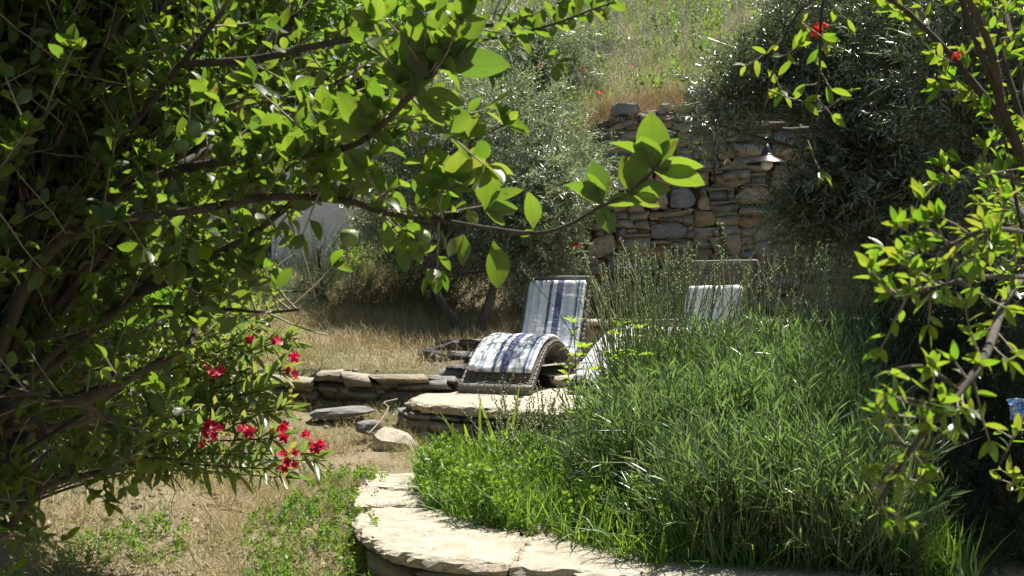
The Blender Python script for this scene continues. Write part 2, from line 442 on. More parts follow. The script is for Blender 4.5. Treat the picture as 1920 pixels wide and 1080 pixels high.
c_ = mixc(nt, ra.outputs[0], src, (.38, .32, .23))
nb = noise_node(nt, 19, 6, .7, 'Position'); rb = ramp(nt, [(.62, (0, 0, 0)), (.70, (.55, .55, .55))]); nt.links.new(nb.outputs[0], rb.inputs[0])
c_ = mixc(nt, rb.outputs[0], c_, (.16, .145, .12))
vo = nt.nodes.new('ShaderNodeTexVoronoi'); vo.feature = 'DISTANCE_TO_EDGE'; vo.inputs['Scale'].default_value = 3.3
gm_ = nt.nodes.new('ShaderNodeNewGeometry'); wn_ = noise_node(nt, 6, 4, .6, 'Position'); va = nt.nodes.new('ShaderNodeVectorMath'); va.operation = 'MULTIPLY_ADD'
va.inputs[1].default_value = (.35, .35, .35); nt.links.new(wn_.outputs['Color'], va.inputs[0]); nt.links.new(gm_.outputs['Position'], va.inputs[2]); nt.links.new(va.outputs[0], vo.inputs['Vector'])
rc = ramp(nt, [(.0, (1, 1, 1)), (.012, (0, 0, 0))]); nt.links.new(vo.outputs['Distance'], rc.inputs[0])
gate = noise_node(nt, 1.7, 2, .5, 'Position'); rg = ramp(nt, [(.46, (0, 0, 0)), (.56, (.8, .8, .8))]); nt.links.new(gate.outputs[0], rg.inputs[0])
cm = nt.nodes.new('ShaderNodeMath'); cm.operation = 'MULTIPLY'; nt.links.new(rc.outputs[0], cm.inputs[0]); nt.links.new(rg.outputs[0], cm.inputs[1])
nt.links.new(mixc(nt, cm.outputs[0], c_, (.12, .09, .06)), b.inputs['Base Color'])
M_step = stone_material('terrace stone', [(0, (.30, .27, .22)), (.25, (.38, .34, .27)), (.5, (.33, .28, .2)), (.75, (.25, .25, .24))])
M_earth = plain_mat('dark earth in the joints', (.09, .07, .05), .95, 30, (.16, .13, .095), .8, .02)

def stone_variant(seed, flat=False):
    r = np.random.default_rng(seed)
    idx, V = {}, []
    tx, ty, tz, sh = r.uniform(-.16, .16), r.uniform(-.1, .1), r.uniform(-.28, .28), r.uniform(-.14, .14)
    for i in range(3):
        for j in range(3):
            for k in range(3):
                if (i, j, k) == (1, 1, 1): continue
                p = np.array([i - 1, j - 1, k - 1], float)
                ex = (abs(p) > .5).sum()
                p *= {1: .97, 2: 1.0, 3: .99}[ex]
                p += r.normal(0, .06, 3) * np.array([1.1, .9, 1.2])
                p[0] *= 1 + tx * p[2] + ty * p[1]; p[2] *= 1 + tz * p[0]; p[0] += sh * p[2]
                idx[i, j, k] = len(V); V.append(p * .5)
    q = []
    for ax in range(3):
        for side in (0, 2):
            for a_ in (0, 1):
                for b_ in (0, 1):
                    c = []
                    for da, db in ((0, 0), (1, 0), (1, 1), (0, 1)):
                        t = [0, 0, 0]; t[ax] = side; t[(ax + 1) % 3] = a_ + da; t[(ax + 2) % 3] = b_ + db
                        c.append(idx[tuple(t)])
                    q.append(c if side == 2 else c[::-1])
    return np.array(V), np.array(q)
STONES = [stone_variant(s) for s in range(24)]
def stone_meshes(mat):
    out = []
    for k, (v, q) in enumerate(STONES):
        me = mesh_np('stone', v, q); me.materials.append(mat); out.append(me)
    return out
M_slate = stone_material('dark slate', [(0, (.13, .13, .13)), (.35, (.20, .19, .18)), (.7, (.16, .15, .15))], rough=.6)
SM_wall, SM_step, SM_pale, SM_slate = stone_meshes(M_stone), stone_meshes(M_step), stone_meshes(M_pale), stone_meshes(M_slate)

def put_stone(name, meshes, parent, c, size, rot=(0, 0, 0)):
    M = Matrix.Translation(Vector(c)) @ Matrix.Rotation(rot[2], 4, 'Z') @ Matrix.Rotation(rot[1], 4, 'Y') @ Matrix.Rotation(rot[0], 4, 'X') @ Matrix.Diagonal((*size, 1))
    return link(name, random.choice(meshes), None, parent, M)

def slab_mesh(name, poly, z0, z1, mat, seed=0, wob=.03, sub=6, lipn=.02):
    """Irregular flagstone: polygon outline refined and roughened, extruded with a broken, chamfered lip."""
    r = np.random.default_rng(seed)
    pts = []
    n = len(poly)
    for i in range(n):
        a_, b_ = np.array(poly[i]), np.array(poly[(i + 1) % n])
        k = max(2, int(np.linalg.norm(b_ - a_) / .04))
        for j in range(k): pts.append(a_ + (b_ - a_) * j / k)
    pts = np.array(pts)
    cen = pts.mean(0); N = len(pts)
    ns = np.array([noise.noise(Vector((p[0] * 4 + seed, p[1] * 4, 0))) + .6 * noise.noise(Vector((p[0] * 13, p[1] * 13, seed))) + .35 * noise.noise(Vector((p[0] * 37, p[1] * 37, seed))) for p in pts])
    tang = np.roll(pts, -1, 0) - np.roll(pts, 1, 0); nor = nrm(np.stack([tang[:, 1], -tang[:, 0]], 1))
    pts = pts + nor * (ns * wob)[:, None]
    bm = bmesh.new()
    h = z1 - z0
    rings = []
    for zf, off in ((0, -.03), (.25, 0.0), (.55, .012), (.8, .004), (.95, -.012), (1, -.03)):
        jit = (r.normal(0, lipn * .45, N) + .016 * np.array([noise.noise(Vector((p[0] * 20, p[1] * 20, zf * 3 + seed))) for p in pts]) * 1.6) if 0 < zf < .96 else np.zeros(N)
        q = pts + nor * (off + jit)[:, None]
        zz = z0 + h * zf + (r.normal(0, .005, N) if 0 < zf < 1 else 0)
        rings.append([bm.verts.new((q[i, 0], q[i, 1], zz if np.isscalar(zz) else zz[i])) for i in range(N)])
    for k in range(len(rings) - 1):
        for i in range(N):
            bm.faces.new((rings[k][i], rings[k][(i + 1) % N], rings[k + 1][(i + 1) % N], rings[k + 1][i]))
    bm.faces.new(rings[-1]); bm.faces.new(rings[0][::-1])
    bmesh.ops.triangulate(bm, faces=[f for f in bm.faces if len(f.verts) > 4])
    bmesh.ops.recalc_face_normals(bm, faces=bm.faces)
    me = bpy.data.meshes.new(name); bm.to_mesh(me); bm.free(); me.materials.append(mat)
    return me

# --- tall dry-stone retaining wall
YW = 13.0
SC = YW / F
wall = empty('retaining_wall', (2.2, YW + .1, 1.0))
tag(wall, 'tall dry stone retaining wall of rough brown and grey schist below the meadow', 'wall')
def wz(py): return EYE + (540 - py) * SC
def wx(px): return (px - 960) * SC
back = bmesh.new()
topx = [1020, 1060, 1130, 1200, 1290, 1400, 1500, 1720]; topy = [400, 300, 225, 208, 190, 165, 160, 158]
top_at = lambda px: np.interp(px, topx, topy)
prof = [(px, top_at(px) + 7) for px in topx]
vf = [back.verts.new((wx(p), YW + .055, wz(t))) for p, t in prof]; vb = [back.verts.new((wx(p), YW + .5, wz(t))) for p, t in prof]
df = [back.verts.new((wx(p), YW + .055, .9)) for p, t in prof]
for i in range(len(prof) - 1):
    back.faces.new((df[i], df[i + 1], vf[i + 1], vf[i])); back.faces.new((vf[i], vf[i + 1], vb[i + 1], vb[i]))
mb = bpy.data.meshes.new('earth_core'); back.to_mesh(mb); back.free(); mb.materials.append(M_earth)
link('earth_core', mb, None, wall)
Z1 = lambda pts, s=.2634, ox=1180, oy=160: [(ox + x * s, oy + y * s) for x, y in pts]
BIG = [Z1([(635, 310), (700, 245), (840, 230), (835, 310), (740, 360), (680, 365)]),
       Z1([(200, 560), (300, 575), (365, 690), (300, 725), (165, 720)]),
       Z1([(285, 830), (300, 740), (370, 712), (430, 735), (475, 810), (460, 860), (380, 880), (285, 875)]),
       Z1([(120, 760), (200, 735), (260, 750), (280, 830), (270, 890), (180, 895), (125, 870)]),
       Z1([(485, 830), (520, 785), (570, 800), (580, 890), (500, 895)]),
       Z1([(730, 800), (820, 730), (960, 715), (1030, 800), (1000, 850), (800, 850)]),
       Z1([(580, 700), (870, 655), (875, 700), (700, 740), (590, 735)]),
       Z1([(395, 60), (440, 10), (560, -10), (590, 60), (510, 120), (420, 125)]),
       Z1([(430, 690), (560, 672), (575, 710), (480, 735), (425, 720)]),
       Z1([(660, 385), (800, 358), (805, 380), (690, 415)]),
       Z1([(340, 620), (430, 590), (500, 575), (495, 600), (350, 645)]),
       Z1([(135, 920), (300, 905), (470, 870), (450, 920), (140, 970)]),
       Z1([(-180, 315), (60, 225), (85, 255), (-60, 320), (-170, 345)]),
       Z1([(185, 190), (225, 130), (300, 125), (280, 205), (200, 212)]),
       Z1([(300, 170), (350, 130), (450, 150), (455, 190), (400, 205), (300, 200)]),
       Z1([(-120, 130), (60, 120), (90, 170), (60, 215), (-130, 215)]),
       Z1([(-330, 1190), (-250, 1080), (-110, 1050), (-90, 1180), (-200, 1240)]),
       Z1([(-20, 880), (60, 800), (110, 850), (110, 900), (0, 915)]),
       Z1([(130, 1000), (300, 960), (420, 1000), (400, 1090), (150, 1100)]),
       Z1([(630, 590), (745, 555), (750, 600), (640, 612)])]
bigcol = [.45, .80, .45, .80, .90, .45, .93, .90, .57, .66, .66, .80, .35, .57, .90, .57, .45, .45, .1, .57]
def inside(poly, x, y):
    c = False; n = len(poly)
    for i in range(n):
        x1, y1 = poly[i]; x2, y2 = poly[(i + 1) % n]
        if (y1 > y) != (y2 > y) and x < (x2 - x1) * (y - y1) / (y2 - y1) + x1: c = not c
    return c
def poly_stone(poly, depth=.2, proud=.05, seed=0):
    """A faceted block whose face outline is the polygon (photo pixels on the wall plane)."""
    r = np.random.default_rng(seed)
    p = np.array([(wx(x), wz(y)) for x, y in poly])
    q = []
    for i in range(len(p)):
        a_, b_ = p[i], p[(i + 1) % len(p)]
        q += [a_ * .85 + b_ * .15, a_ * .5 + b_ * .5 + r.normal(0, .006, 2), a_ * .15 + b_ * .85]
    q = np.array(q); c = q.mean(0); N = len(q)
    bm = bmesh.new(); R_ = []
    for s, y in ((.97, YW + depth), (.985, YW + .01), (.93, YW - proud * .7), (.6, YW - proud)):
        R_.append([bm.verts.new((c[0] + (v[0] - c[0]) * s, y + r.normal(0, .006), c[1] + (v[1] - c[1]) * s)) for v in q])
    for k in range(3):
        for i in range(N): bm.faces.new((R_[k][i], R_[k][(i + 1) % N], R_[k + 1][(i + 1) % N], R_[k + 1][i]))
    bm.faces.new(R_[-1])
    bmesh.ops.triangulate(bm, faces=[f for f in bm.faces if len(f.verts) > 4])
    bmesh.ops.recalc_face_normals(bm, faces=bm.faces)
    me = bpy.data.meshes.new('stone'); bm.to_mesh(me); bm.free(); me.materials.append(M_stone)
    return me
for i, poly in enumerate(BIG):
    link('stone', poly_stone(poly, seed=i, proud=random.uniform(.03, .07)), None, wall)
CX, CY = 5, 3.6
gw_, gh_ = int((1720 - 1020) / CX), int((580 - 140) / CY)
occ = np.zeros((gw_, gh_), bool)                      # column, row counted from the bottom (y=580)
for i in range(gw_):
    for j in range(gh_):
        px, py = 1020 + (i + .5) * CX, 580 - (j + .5) * CY
        if py < top_at(px) + 4 or any(inside(p_, px, py) for p_ in BIG): occ[i, j] = True
nst = 0
for j in range(gh_):
    i = 0
    while i < gw_:
        if occ[i, j]: i += 1; continue
        px = 1020 + i * CX
        w = random.choice([5, 7, 8, 10, 11, 13, 16, 18]); h = random.choice([4, 4, 5, 6, 7, 9])
        if i > 0:
            tl = j
            while tl < gh_ and occ[i - 1, tl]: tl += 1
            if 2 < tl - j < 11 and abs(tl - j - h) <= 2: h = tl - j
        if px > 1620: w, h = w + 5, h + 2
        if w > 14 and h > 7: h = 7
        k = 0
        while k < w and i + k < gw_ and not occ[i + k, j]: k += 1
        w2 = k
        if i + w2 < gw_ and w2 == w:
            rest = 0
            while i + w2 + rest < gw_ and not occ[i + w2 + rest, j] and rest < 3: rest += 1
            if rest < 3: w2 += rest
        if w2 < 6: h = min(h, 4)
        h2 = 1
        while h2 < h and j + h2 < gh_ and not occ[i:i + w2, j + h2].any(): h2 += 1
        occ[i:i + w2, j:j + h2] = True
        if w2 >= 2:
            cx, cy = 1020 + (i + w2 / 2) * CX, 580 - (j + h2 / 2) * CY
            put_stone('stone', SM_wall, wall, (wx(cx), YW + .06 + random.uniform(-.03, .03), wz(cy)),
                      (w2 * CX * SC + .006, .22, h2 * CY * SC + .006), (random.gauss(0, .05), random.gauss(-.03, .04), random.gauss(0, .05)))
            nst += 1
        i += w2
print('wall stones', nst)

# --- stone path
path = empty('path', (-.3, 6, .1)); tag(path, kind='structure')
link('paving_stone', slab_mesh('paving_stone', [(-.93, 7.05), (-.62, 6.98), (-.50, 7.3), (-.62, 7.62), (-.88, 7.62)], .07, .155, M_pale, 3), None, path)
link('paving_stone', slab_mesh('paving_stone', [(-.90, 6.52), (-.50, 6.50), (-.45, 6.78), (-.60, 6.95), (-.93, 7.02)], .07, .150, M_pale, 5), None, path)
link('paving_stone', slab_mesh('paving_stone', [(-.80, 6.46), (-.82, 6.05), (-.70, 5.66), (-.54, 5.40), (-.36, 5.24), (-.21, 5.16), (-.02, 5.12), (.06, 5.6), (.1, 6.1), (-.2, 6.35), (-.45, 6.46)], .078, .145, M_pale, 8, .03), None, path)
link('paving_stone', slab_mesh('paving_stone', [(-.0, 5.11), (.3, 5.0), (.55, 4.88), (.62, 5.25), (.66, 5.8), (.12, 6.08), (.08, 5.6)], .08, .143, M_pale, 11, .03), None, path)
link('paving_stone', slab_mesh('paving_stone', [(.57, 4.87), (.94, 4.72), (1.5, 4.52), (1.6, 4.9), (1.3, 5.3), (.68, 5.5), (.64, 5.25)], .075, .14, M_pale, 13, .03), None, path)
kerb = empty('path_retaining_wall', (-.3, 5.4, -.2)); tag(kerb, 'low wall of mossy stones under the overhanging lip of the pale stone path', 'wall')
for row, (z0, hh) in enumerate(((-.30, .14), (-.15, .11), (-.03, .10))):
    x = -.72 + random.uniform(0, .05)
    while x < 2.2:
        w = random.uniform(.14, .34)
        y = float(path_front(x + w / 2)) + .12; dy = float(path_front(x + w) - path_front(x))
        put_stone('stone', SM_step, kerb, (x + w / 2, y, z0 + hh / 2), (w, .16, hh), (0, random.gauss(0, .03), math.atan2(dy, w)))
        x += w + .008

# --- lounger platform (pale slabs on stacked stones)
plat = empty('stone_platform', (.4, 8.6, .15)); tag(plat, 'low stone platform with a pale sunlit slab top carrying the two loungers', 'platform')
ZS = .49
link('paving_stone', slab_mesh('paving_stone', [(-.80, 9.05), (-.70, 8.76), (-.50, 8.62), (-.30, 8.48), (-.02, 8.36), (.05, 9.6), (-.3, 10.1), (-.72, 9.7)], ZS - .075, ZS, M_pale, 21, .02), None, plat)
link('paving_stone', slab_mesh('paving_stone', [(-.0, 8.35), (.32, 8.30), (.75, 8.26), (.80, 9.2), (.82, 10.3), (.08, 10.4), (.07, 9.3)], ZS - .08, ZS - .003, M_pale, 23, .02), None, plat)
link('paving_stone', slab_mesh('paving_stone', [(.78, 8.26), (1.5, 8.2), (2.3, 8.2), (2.5, 9.4), (2.5, 11.6), (.86, 11.6), (.83, 9.4)], ZS - .07, ZS - .006, M_pale, 27, .02), None, plat)
link('paving_stone', slab_mesh('paving_stone', [(.10, 10.43), (.82, 10.33), (.84, 11.6), (.2, 11.6), (-.1, 10.9)], ZS - .07, ZS - .002, M_pale, 29, .02), None, plat)
fr = [(-.80, 9.1), (-.69, 8.80), (-.50, 8.66), (-.30, 8.52), (0, 8.40), (.4, 8.34), (1.0, 8.30), (1.7, 8.26), (2.4, 8.26)]
fx = np.array(fr); seg = np.concatenate([[0], np.cumsum(np.linalg.norm(np.diff(fx, axis=0), axis=1))])
def along(s): return np.array([np.interp(s, seg, fx[:, 0]), np.interp(s, seg, fx[:, 1])])
zz = ZS - .08
for hh in (.045, .08, .05, .10, .08):
    s = random.uniform(0, .04)
    while s < seg[-1] - .1:
        w = random.uniform(.12, .36); c = along(s + w / 2); d_ = along(min(s + w, seg[-1])) - along(s)
        put_stone('stone', SM_step, plat, (c[0], c[1] + .08 + random.uniform(-.015, .03), zz - hh / 2), (w - .006, .2, hh - .004),
                  (random.gauss(0, .04), random.gauss(0, .03), math.atan2(d_[1], d_[0]) + random.gauss(0, .05)))
        s += w
    zz -= hh
# flat stones lying between the loungers, the pale ledge behind
put_stone('flat_stone', SM_pale, None, (.50, 10.35, ZS + .045), (.42, .45, .09), (0, .02, .2))
tag(bpy.data.objects['flat_stone'], 'flat pale stone lying on the platform between the two loungers', 'stone')
o = put_stone('flat_stone', SM_step, None, (.46, 10.85, ZS + .075), (.55, .4, .15), (0, -.03, -.1)); tag(o, 'thicker tan stone lying behind the flat pale one between the loungers', 'stone')

# --- terrace edge walls
low = empty('terrace_wall', (-1.2, 9.7, .4)); tag(low, 'low wall of long grey stones holding the dry grass terrace, left of the loungers', 'wall')
x = -3.2
while x < -.5:
    w = random.uniform(.22, .62)
    y = float(edge_y(x + w / 2)) - .03 + random.gauss(0, .03)
    h1 = random.uniform(.05, .10)
    put_stone('stone', SM_step, low, (x + w / 2, y, .64 - h1 / 2 + random.gauss(0, .012)), (w - .005, .3 + random.uniform(0, .1), h1), (0, random.gauss(0, .04), random.gauss(0, .06)))
    for z_, hh in ((.64 - h1 - .03, .07), (.53, .06), (.46, .08), (.38, .1)):
        k = x + random.uniform(-.03, .03)
        while k < x + w - .06:
            ww = random.uniform(.14, .34)
            put_stone('stone', SM_step, low, (k + ww / 2, y + .03 + random.gauss(0, .02), z_ + random.gauss(0, .008)), (ww, .28, hh), (random.gauss(0, .1), random.gauss(0, .07), random.gauss(0, .15))); k += ww
    x += w
rocks = empty('rock_pile', (-.4, 10.25, .5)); tag(rocks, 'stack of dark grey slate blocks under the olive trunks, left behind the striped lounger', 'rock pile')
for (px, py, Y, sx, sz, ry) in ((870, 645, 10.5, .5, .05, -.03), (835, 655, 10.4, .3, .05, -.35), (900, 660, 10.5, .45, .07, .02), (845, 668, 10.35, .42, .09, .1), (900, 678, 10.4, .42, .11, -.06),
                                (820, 676, 10.3, .26, .08, .3), (850, 690, 10.25, .42, .08, -.1), (905, 700, 10.25, .4, .15, .03), (800, 692, 10.15, .24, .09, -.25), (845, 708, 10.05, .4, .11, .06), (795, 712, 9.95, .3, .11, .05),
                                (850, 728, 9.95, .42, .11, .05), (910, 728, 10.0, .4, .14, 0), (880, 712, 10.3, .6, .3, 0)):
    c = P(px, py, Y); put_stone('rock', SM_slate, rocks, c, (sx, .38, sz), (random.gauss(0, .1), ry, random.gauss(0, .3)))
backw = empty('back_terrace_wall', (1.8, 11.95, .5)); tag(backw, 'low tan stone wall with a flat coping behind the loungers', 'wall')
x = -.1
while x < 4.6:
    w = random.uniform(.3, .6)
    put_stone('coping_stone', SM_pale, backw, (x + w / 2, 11.93, 1.0 + .004 * x), (w - .01, .36, .055), (0, random.gauss(0, .015), random.gauss(0, .03)))
    for z0, hh in ((.50, .15), (.66, .16), (.83, .14)):
        k = x
        while k < x + w - .1:
            ww = min(random.uniform(.16, .3), x + w - k)
            put_stone('stone', SM_wall, backw, (k + ww / 2, 11.95, z0 + hh / 2), (ww - .008, .25, hh - .006), (0, random.gauss(0, .03), random.gauss(0, .04))); k += ww
    x += w
def rock_mesh(seed, mat, flat=.5):
    bm = bmesh.new(); bmesh.ops.create_icosphere(bm, subdivisions=2, radius=.5)
    for v in bm.verts:
        n_ = noise.noise(v.co * 2.3 + Vector((seed * 7, 0, 0))); f_ = noise.cell(v.co * 3 + Vector((seed, 3, 1)))
        v.co *= 1 + .35 * n_ + .10 * f_
        v.co.z = min(v.co.z, .34 + .25 * v.co.x + .06 * f_); v.co.y = max(v.co.y, -.40 + .1 * f_)
    me = bpy.data.meshes.new('rock'); bm.to_mesh(me); bm.free(); me.materials.append(mat); return me
def rock(label, c, size, rot, mat, seed):
    M = Matrix.Translation(Vector(c)) @ Matrix.Rotation(rot[2], 4, 'Z') @ Matrix.Rotation(rot[1], 4, 'Y') @ Matrix.Rotation(rot[0], 4, 'X') @ Matrix.Diagonal((*size, 1))
    return tag(link('field_rock', rock_mesh(seed, mat), None, None, M), label, 'rock')
rock('pale weathered rock poking out of the straw beside the stone platform', P(742, 838, 8.5), (.36, .4, .30), (.15, .1, .3), M_pale, 3)
rock('long low grey stone half buried in dry grass at the foot of the terrace wall', P(640, 772, 9.2), (.55, .25, .10), (.05, -.06, .08), M_step, 5)
rock('small brown rock in the straw between the terrace wall and the path', P(690, 800, 8.7), (.2, .18, .12), (.1, 0, .5), M_step, 8)
# dry twig lying on the grass
V, T = tube(spline([P(690, 815, 8.4), P(712, 790, 8.6), P(728, 765, 8.9), P(720, 755, 9.0), P(745, 748, 9.2)], 18), .006, 5)
o = link('dry_twig', mesh_np('dry_twig', V, T, smooth=True), M_twig); tag(o, 'pale curved dry twig lying on the straw below the terrace wall', 'twig')

# ------------------------------------------------------------------ houses up the hill
m, nt, b = new_mat('white lime plaster'); n = noise_node(nt, 3, 6)
cr = ramp(nt, [(.3, (.68, .69, .74)), (.65, (.84, .85, .88))]); nt.links.new(n.outputs[0], cr.inputs[0]); nt.links.new(cr.outputs[0], b.inputs['Base Color'])
b.inputs['Roughness'].default_value = .9; bump(nt, b, n.outputs[0], .3, .02); M_white = m
M_darkw = plain_mat('dark timber', (.035, .03, .028), .6, 20, (.06, .05, .045), .3, .005)
M_glass, nt, b = new_mat('dark window glass'); b.inputs['Base Color'].default_value = (.03, .035, .045, 1); b.inputs['Roughness'].default_value = .08
def box_mesh(name, x0, x1, y0, y1, z0, z1, mat, bev=.01):
    bm = bmesh.new(); bmesh.ops.create_cube(bm, size=1)
    for v in bm.verts: v.co = Vector((x0 + (v.co.x + .5) * (x1 - x0), y0 + (v.co.y + .5) * (y1 - y0), z0 + (v.co.z + .5) * (z1 - z0)))
    if bev: bmesh.ops.bevel(bm, geom=bm.edges[:], offset=bev, segments=1, affect='EDGES')
    me = bpy.data.meshes.new(name); bm.to_mesh(me); bm.free(); me.materials.append(mat); return me
def house(name, label, x0, x1, y0, y1, z0, z1, openings):
    h = empty(name, ((x0 + x1) / 2, y0, z0)); tag(h, label, 'house')
    # front wall around its openings, three plain walls, flat roof
    bm = bmesh.new()
    xs_ = sorted({x0, x1, *[v for o_ in openings for v in o_[:2]]}); zs_ = sorted({z0, z1, *[v for o_ in openings for v in o_[2:4]]})
    for i in range(len(xs_) - 1):
        for j in range(len(zs_) - 1):
            cx, cz = (xs_[i] + xs_[i + 1]) / 2, (zs_[j] + zs_[j + 1]) / 2
            if any(a_[0] < cx < a_[1] and a_[2] < cz < a_[3] for a_ in openings): continue
            bm.faces.new([bm.verts.new((x, y0, z)) for x, z in ((xs_[i], zs_[j]), (xs_[i + 1], zs_[j]), (xs_[i + 1], zs_[j + 1]), (xs_[i], zs_[j + 1]))])
    for (xa, xb, za, zb, *_r) in openings:
        for (p, q) in (((xa, za), (xb, za)), ((xb, za), (xb, zb)), ((xb, zb), (xa, zb)), ((xa, zb), (xa, za))):
            bm.faces.new([bm.verts.new(v) for v in ((p[0], y0, p[1]), (q[0], y0, q[1]), (q[0], y0 + .25, q[1]), (p[0], y0 + .25, p[1]))])
    for v in (((x0, y0), (x0, y1)), ((x0, y1), (x1, y1)), ((x1, y1), (x1, y0))):
        bm.faces.new([bm.verts.new((*v[0], z0)), bm.verts.new((*v[1], z0)), bm.verts.new((*v[1], z1)), bm.verts.new((*v[0], z1))])
    bmesh.ops.remove_doubles(bm, verts=bm.verts, dist=1e-4)
    me = bpy.data.meshes.new('wall'); bm.to_mesh(me); bm.free(); me.materials.append(M_white); link('wall', me, None, h)
    link('roof', box_mesh('roof', x0 - .15, x1 + .15, y0 - .15, y1 + .15, z1, z1 + .22, M_white, .03), None, h)
    for (xa, xb, za, zb, kind) in openings:
        w = link(kind, box_mesh(kind, xa, xb, y0 + .16, y0 + .2, za, zb, M_darkw, .005), None, h)
        if kind == 'window': link('pane', box_mesh('pane', xa + .06, xb - .06, y0 + .145, y0 + .158, za + .06, zb - .06, M_glass, 0), None, w)
    return h
house('white_house', 'white plastered house low on the left, seen in pieces behind the leafy branches', -7.4, -2.45, 20, 26, 1.2, 4.5,
      [(-6.6, -5.8, 2.4, 3.5, 'window'), (-4.9, -4.1, 1.3, 3.3, 'door')])
house('white_house', 'white house at the top of the slope with a dark narrow doorway', -1.72, 2.2, 25, 31, 5.6, 9.6,
      [(-1.08, -.84, 6.2, 8.9, 'door'), (.6, 1.3, 7.2, 8.3, 'window')])

# ------------------------------------------------------------------ scatter helpers
def scatter(n, x0, x1, y0, y1, keep=None):
    x = rng.uniform(x0, x1, n); y = rng.uniform(y0, y1, n)
    if keep is not None:
        k = keep(x, y); x, y = x[k], y[k]
    return x, y
def up_dirs(n, lean=.4, bias=(0, 0, 0)):
    d = rng.normal(0, lean, (n, 3)); d[:, 2] = 1; return nrm(d + np.array(bias))
def side_n(n):
    a = rng.random(n) * 6.283; return np.stack([np.cos(a), np.sin(a), np.full(n, .15)], 1)
def noise2(x, y, s, o=0):
    return np.array([noise.noise(Vector((a_ * s + o, b_ * s, o))) for a_, b_ in zip(x, y)])
def off_stone(x, y):
    onpath = (x > -.95) & (x < -.45) & (y > 6.4) & (y < 7.65) | (x > -.86) & (y > path_front(x) - .03) & (y < 6.5 - .45 * np.clip(x + .5, 0, 9)) & (x < 2.4)
    onplat = (x > -.85) & (y > 8.25) & (y < edge_y(x) - 0) & (x > -.8 + (8.9 - y).clip(0) * .9)
    return ~(onpath | onplat)

# straw litter on the lower ground and on the terrace
x, y = scatter(60000, -4.5, .2, 4.2, 9.7, lambda x, y: (abs(x / y) < .47) & off_stone(x, y) & (x < .2) & (y < edge_y(x)))
k = rng.random(len(x)) < np.clip(.6 + 1.9 * noise2(x, y, 1.7) + .9 * noise2(x, y, 5, 2), .04, 1); x, y = x[k], y[k]; n = len(x)
o = baked('grass', BLADES, np.stack([x, y, Z(x, y)], 1), up_dirs(n, .9), side_n(n), rng.uniform(.05, .17, n), M_straw); tag(o, 'dry trampled straw covering the lower garden ground', 'grass', kind='stuff')
x, y = scatter(15000, -4.5, .3, 4.2, 9.7, lambda x, y: (abs(x / y) < .47) & off_stone(x, y) & (y < edge_y(x)))
k = noise2(x, y, 1.1, 3) + .25 * ((y < 6.3) & (x > -1.6)) > .05; x, y = x[k], y[k]; n = len(x)
o = baked('grass', BLADES, np.stack([x, y, Z(x, y)], 1), up_dirs(n, .45), side_n(n), rng.uniform(.06, .19, n), M_strawg); tag(o, 'half green grass tufts growing through the straw in front', 'grass', kind='stuff')
x, y = scatter(60000, -4.6, .7, 9.6, 16, lambda x, y: (abs(x / y) < .40) & (y > edge_y(x) + .05)); n = len(x)
k = rng.random(n) < np.clip(.7 + 1.2 * noise2(x, y, 1.2, 5), .15, 1); x, y = x[k], y[k]; n = len(x)
o = baked('grass', BLADES, np.stack([x, y, Z(x, y)], 1), up_dirs(n, .5), side_n(n), rng.uniform(.07, .22, n), M_straw); tag(o, 'sunlit standing straw on the terrace behind the low wall', 'grass', kind='stuff')
x, y = scatter(22000, -7, 1, 12.5, 22, lambda x, y: (abs(x / y) < .42)); n = len(x)
o = baked('grass', BLADES, np.stack([x, y, Z(x, y)], 1), up_dirs(n, .45), side_n(n), rng.uniform(.1, .3, n), M_strawg); tag(o, 'greener grass on the slope at the back of the terrace', 'grass', kind='stuff')
x, y = scatter(900, -4, 0, 4.6, 9.6, lambda x, y: (abs(x / y) < .46) & off_stone(x, y)); n = len(x)
o = baked('fallen_leaves', SMALL, np.stack([x, y, Z(x, y) + .012], 1), np.stack([rng.normal(0, 1, n), rng.normal(0, 1, n), rng.normal(0, .2, n)], 1), up_dirs(n, .4), rng.uniform(.03, .06, n), M_rust); tag(o, 'brown fallen leaves lying on the straw under the tree', 'fallen leaves', kind='stuff')
x, y = scatter(700, -4, .6, 4.6, 9.8, lambda x, y: (abs(x / y) < .46) & off_stone(x, y)); n = len(x); sz_ = rng.uniform(.012, .04, n)
o = baked('gravel', [(v, to_tris(q)) for v, q in STONES[:8]], np.stack([x, y, Z(x, y) + .004], 1), np.stack([rng.normal(0, 1, n), rng.normal(0, 1, n), rng.normal(0, .2, n)], 1), up_dirs(n, .2), np.stack([sz_, sz_ * rng.uniform(.6, 1.5, n), sz_ * .6], 1), M_step); tag(o, 'small loose stones scattered over the straw and earth', 'gravel', kind='stuff')
js_ = np.array([(-.9 + .45 * t, 7.01) for t in np.linspace(0, 1, 40)] + [(-.86 + .4 * t, 6.49) for t in np.linspace(0, 1, 40)] + [(0 + .1 * t, 5.12 + .9 * t) for t in np.linspace(0, 1, 60)] + [(.58 + .08 * t, 4.9 + .8 * t) for t in np.linspace(0, 1, 60)] + [(-.86 + .06 * math.sin(t * 9), 5.7 + 1.8 * t) for t in np.linspace(0, 1, 90)])
js_ = np.repeat(js_, 4, 0) + rng.normal(0, .015, (len(js_) * 4, 2)); n = len(js_)
o = baked('grass', BLADES, np.stack([js_[:, 0], js_[:, 1], np.full(n, .125)], 1), up_dirs(n, .9), side_n(n), rng.uniform(.02, .07, n), M_strawg); tag(o, 'short dry tufts rooted in the joints of the stone path', 'grass', kind='stuff')
